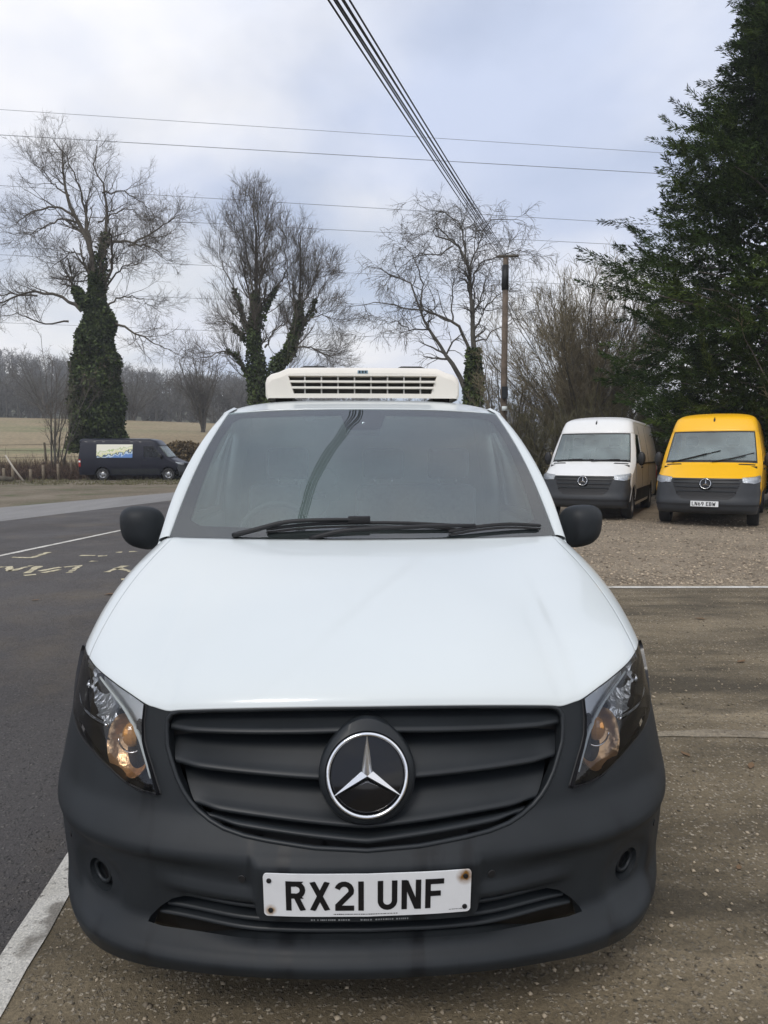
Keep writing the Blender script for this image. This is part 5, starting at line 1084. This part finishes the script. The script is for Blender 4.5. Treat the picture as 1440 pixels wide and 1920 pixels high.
conifer('evergreen_tree', 'dark evergreen growing behind the towering conifer', 16.8, 23.5, ([.3, 3, 6, 9, 13], [3.2, 3.6, 3.4, 2.4, .15]), 800, 120, 1.3, 13)
# bare pale shoots growing in front of the conifer
coppice('bare_shrub', 'pale yellowish bare shoots growing out in front of the big conifer', 10.9, 16.6, 5.6, 2.6, 10, 'twig_tan', None, nst=6, r=.035)
# ---- sapling beside the ivy tree
coppice('sapling', 'thin bare multi-stemmed sapling beside the ivy-covered trunk', -20.3, 42.5, 9.0, 2.6, 9, 'twig', None, nst=7, r=.06)
# ---- round field tree, trees on the field edge
def fieldtree(label, X, Y, H_, W__, ns=16, group='bare trees along the field'):
    z = terrain(X, Y); root = thing('bare_tree', label, 'tree', (X, Y, z - .1), 0, group); st = []
    for i in range(ns):
        a = rng.uniform(0, 6.28); s_ = W__ * rng.random() ** .5; h = H_ * (1 - .35 * (s_ / W__) ** 2) * rng.uniform(.75, 1.05); st.append(([(0, 0, H_ * .22 * rng.random()), (s_ * .3 * math.cos(a), s_ * .3 * math.sin(a), h * .45), (s_ * math.cos(a), s_ * math.sin(a), h)], H_ * .014, .03))
    P, Rr = limbs([([(0, 0, 0), (.1, 0, H_ * .2), (0, 0, H_ * .45)], H_ * .03, H_ * .012)], 8); V, F_ = tubes([(P, Rr, 6)]); fastobj('trunk', V, F_, M['bark_grey'], root, True)
    P, Rr = limbs(st, 9, .1); A = grow(P, Rr, 9, H_ * .26, (25, 60), (0, 0, .08), 5, .3, t0=.15, rmin=.03); B = grow(A[0], A[1], 6, H_ * .13, (25, 60), (0, 0, .05), 4, .3, rmin=.018)
    V, F_ = tubes([(P, Rr, 4), (A[0], A[1], 3), (B[0], B[1], 3)]); fastobj('crown', V, F_, M['bark_grey'], root, False)
fieldtree('round bare tree on the field behind the dark van, left of the cooling unit', -22.5, 86, 11, 4.8, 18, None)
fieldtree('wide bare tree at the edge of the dry field beside the ivy-covered trunk', -53, 108, 11, 7.5, 20, None)
fieldtree('bare tree just right of the ivy-covered trunk, at the far field edge', -39, 108, 9.5, 6, 18, None)
# ---- far wood on the hill
V_ = []; F__ = []; b = 0; st = []
cy = rng.uniform(135, 320, 900); cx = np.where(rng.random(900) < .72, rng.uniform(-.75, -.18, 900), rng.uniform(-.18, .8, 900)) * cy; cz = np.array([terrain(a, c) for a, c in zip(cx, cy)]); ht = rng.uniform(6, 11, len(cx))
base = np.stack([cx, cy, cz - .5], 1); P = np.stack([base + np.array([0, 0, 1]) * (ht * t)[:, None] for t in (0, .3, .6, .9)], 1); Rr = np.tile(np.array([.30, .24, .15, .06]), (len(cx), 1))
A = grow(P, Rr, 11, 6.0, (30, 70), (0, 0, .18), 4, .25, t0=.15, rmin=.09); B = grow(A[0], A[1], 5, 3.0, (25, 65), (0, 0, .05), 3, .35, rmin=.07)
V, F_ = tubes([(P, Rr, 4), (A[0], A[1], 3), (B[0], B[1], 3)]); o = fastobj('distant_wood', V, F_, M['bark_grey']); tag(o, 'grey leafless wood covering the far hillside beyond the field', 'wood', kind='stuff')
# ================================================================== pole, cables, fence, verge things
px = lambda a, b, d: np.array([(a - 720) * d / 1290., d, 1.52 + (850 - b) * d / 1290.])
# wooden pole
PX, PY = 4.05, 23.5
pole = thing('telegraph_pole', 'weathered wooden telegraph pole standing in front of the bare bushes', 'pole', (PX, PY, 0))
V, T = tube([(0, 0, -.3), (0, 0, 4), (0, 0, 8.0)], [.125, .108, .092], 12); obj('post', V, T, mat('pole_wood', (.13, .10, .075), .9, var=.35, vscale=4, bump=.4, bscale=20), pole)
V, T = tube([(-.01, -.0, 6.95), (-.01, -.0, 7.75)], [.118, .114], 12); obj('junction_sleeve', V, T, M['black'], pole)
V, T = tube([(-.30, -.03, 8.03), (.42, -.03, 8.05)], .045, 8); obj('crossarm', V, T, M['bark'], pole)
V, T = tube([(0, -.14, 2.95), (0, -.15, 3.1)], .09, 10); obj('notice_plate', V, T, M['trim'], pole)
V, T = box(-.10, .10, -.20, -.12, 3.35, 3.75); obj('terminal_box', V, T, M['bumper'], pole, smooth=False)
# cables from the pole top passing over the camera
tops = [(-.28, 8.10), (-.18, 8.10), (-.06, 8.02), (.02, 8.05), (.06, 7.9), (.10, 8.0)]
cabm = mat('cable', (.035, .035, .038), .6)
for i, (a, z0) in enumerate(tops):
    p0 = np.array([PX + a, PY - .05, z0]); p1 = np.array([-.76 + .030 * i, 4.7, 5.02 + .02 * (i % 2)]); p1 = p0 + (p1 - p0) * 1.7
    pts = [p0 + (p1 - p0) * t - np.array([0, 0, 1]) * .35 * t * (1 - t / .59) for t in np.linspace(0, 1, 60)]; V, T = tube(pts, .0092, 5); c = obj('overhead_cable', V, T, cabm)
    tag(c, 'thin black cable running from the wooden pole top up over the refrigerated van', 'cable', 'cables from the wooden pole')
# power lines far behind, crossing the whole sky
for i, (ya, yb, xb, dist, r, lb) in enumerate([(228, 306, 1240, 62, .018, 'highest'), (272, 342, 1240, 62, .026, 'second highest'), (360, 432, 1240, 62, .021, 'third highest'), (407, 470, 1240, 62, .021, 'fourth highest'), (482, 545, 1240, 62, .017, 'fifth highest'), (548, 590, 1240, 62, .018, 'sixth highest'), (604, 650, 1240, 62, .015, 'lowest')]):
    p0 = px(-2600, ya - (yb - ya) * 2.1, dist); p1 = px(3600, yb + (yb - ya) * 1.9, dist); pts = [p0 + (p1 - p0) * t - np.array([0, 0, 0.3 * 4 * t * (1 - t)]) for t in np.linspace(0, 1, 60)]
    V, T = tube(pts, r, 5); c = obj('power_line', V, T, mat('power_line', (.16, .17, .19), .5) if i == 0 else bpy.data.materials['power_line']); tag(c, '%s of the long power lines crossing the sky behind the trees' % lb, 'power line', 'power lines across the sky')
# fence on the field edge
def post(x, y, h, r, lean=(0, 0), name='fence_post', label='short wooden post standing along the verge near the dark van', m='postwood', group='wooden posts along the verge'):
    V, T = tube([(0, 0, -.1), (lean[0] * .5, lean[1] * .5, h * .5), (lean[0], lean[1], h), (lean[0], lean[1], h + .02)], [r, r * .97, r * .93, r * .6], 8); o = obj(name, V, T, M[m]); o.location = (x, y, 0); tag(o, label, 'post', group); return o
M['postwood'] = mat('post_wood', (.19, .155, .11), .9, var=.3, vscale=6, bump=.3, bscale=25); M['postdark'] = mat('dark_post', (.09, .075, .05), .9, var=.3, vscale=6)
for a, b0, b1 in ((25, 876, 902), (82, 872, 900), (110, 870, 900), (135, 867, 898), (58, 880, 902), (8, 878, 903)):
    d = 1.52 * 1290 / (b1 - 850); q = px(a, 850, d); post(q[0], d, (b1 - b0) * d / 1290, .085)
fw = thing('wire_fence', 'wire stock fence with tall thin wooden posts at the edge of the dry field', 'fence', (0, 43.2, 0))
xs_ = np.arange(-46, -15.5, 3.1)
for x_ in xs_:
    V, T = tube([(x_, 0, -.2), (x_ + rng.normal(0, .03), 0, 1.1), (x_ + rng.normal(0, .05), 0, 2.2)], .065, 7); obj('fence_post', V, T, M['postdark'], fw)
for h in (.5, .9, 1.3, 1.7, 2.05):
    V, T = tube([(x_, 0, h + rng.normal(0, .02)) for x_ in xs_], .012, 4); obj('wire', V, T, M['postdark'], fw)
V, T = tube([(0, 0, 0.05), (-.55, .1, .75), (-1.0, .2, 1.42)], [.055, .05, .045], 8); o = obj('leaning_pole', V, T, mat('pale_wood', (.42, .38, .32), .8)); o.location = (-19.4, 37.0, 0); tag(o, 'pale wooden pole leaning over on the verge beside the fence', 'pole')
# rough brambles and grass along the field edge
def tussocks(name, label, n_, x0, x1, y0, y1, h, m, zf=None, cat='undergrowth'):
    c = np.stack([rng.uniform(x0, x1, n_), rng.uniform(y0, y1, n_), np.zeros(n_)], 1)
    if zf: c[:, 2] = [terrain(a, b) for a, b in c[:, :2]]
    k = 7; b = np.repeat(c, k, 0) + rng.normal(0, .12, (n_ * k, 3)) * [1, 1, 0]; d = unit(rng.normal(0, .45, (n_ * k, 3)) + np.array([0, 0, 1])); L_ = h * rng.uniform(.4, 1.2, (n_ * k, 1)); P = np.stack([b, b + d * L_ * .5, b + (d + rng.normal(0, .35, (n_ * k, 3))) * L_], 1); V, F_ = tubes([(P, np.tile([.018, .013, .006], (n_ * k, 1)), 3)])
    o = fastobj(name, V, F_, M[m]); tag(o, label, cat, kind='stuff'); return o
M['drygrass'] = mat('dry_grass', (.19, .15, .08), .9, island=.5); M['greengrass'] = mat('verge_grass', (.13, .12, .06), .9, island=.5); M['bramble'] = mat('bramble', (.10, .065, .045), .9, island=.6)
tussocks('bramble_patch', 'tangled brown brambles and dead stems along the field fence', 2600, -46, -13, 39.5, 43.6, .85, 'bramble'); tussocks('dry_grass', 'tall dry grass along the edge of the field', 4200, -50, 4, 42, 50, .7, 'drygrass', True, 'grass'); tussocks('verge_grass', 'thin dull grass growing in patches on the roadside verge', 900, -40, -9.5, 33, 41, .12, 'greengrass', False, 'grass')
# brown hedge behind the bonnet of the dark van
V, F_ = None, None
hc = np.stack([rng.uniform(-14.5, 3.5, 26000), rng.normal(46, .5, 26000), rng.random(26000) ** .7 * 2.05], 1); hc[:, 2] += .25 * np.sin(hc[:, 0] * 1.3); V, F_ = leaves(hc, .15); o = fastobj('beech_hedge', V, F_, mat('beech_leaf', (.12, .085, .04), .8, island=.6)); tag(o, 'low brown beech hedge beyond the bonnet of the dark navy van', 'hedge', kind='stuff')
V, T = tube([(0, 0, 0), (.8, .1, .12), (1.9, 0, .05)], [.16, .15, .12], 8); o = obj('fallen_log', V, T, M['bark']); o.location = (-21.6, 36.5, .1); tag(o, 'dark fallen log lying on the verge by the short posts', 'log')
# a parked car edge far right behind the yellow van is hidden; haze over the valley
V, T = box(-420, 420, -30, 420, -1.2, 40); hz = obj('haze', V, T, None, smooth=False); tag(hz, 'thin pale haze in the air over the valley', 'haze', kind='stuff')
hm = bpy.data.materials.new('haze_air'); hm.use_nodes = True; n = hm.node_tree.nodes; n.clear(); oo = n.new('ShaderNodeOutputMaterial'); pv = n.new('ShaderNodeVolumePrincipled'); pv.inputs['Color'].default_value = (.86, .90, .96, 1); pv.inputs['Density'].default_value = .0009; hm.node_tree.links.new(pv.outputs[0], oo.inputs['Volume']); hz.data.materials.append(hm)
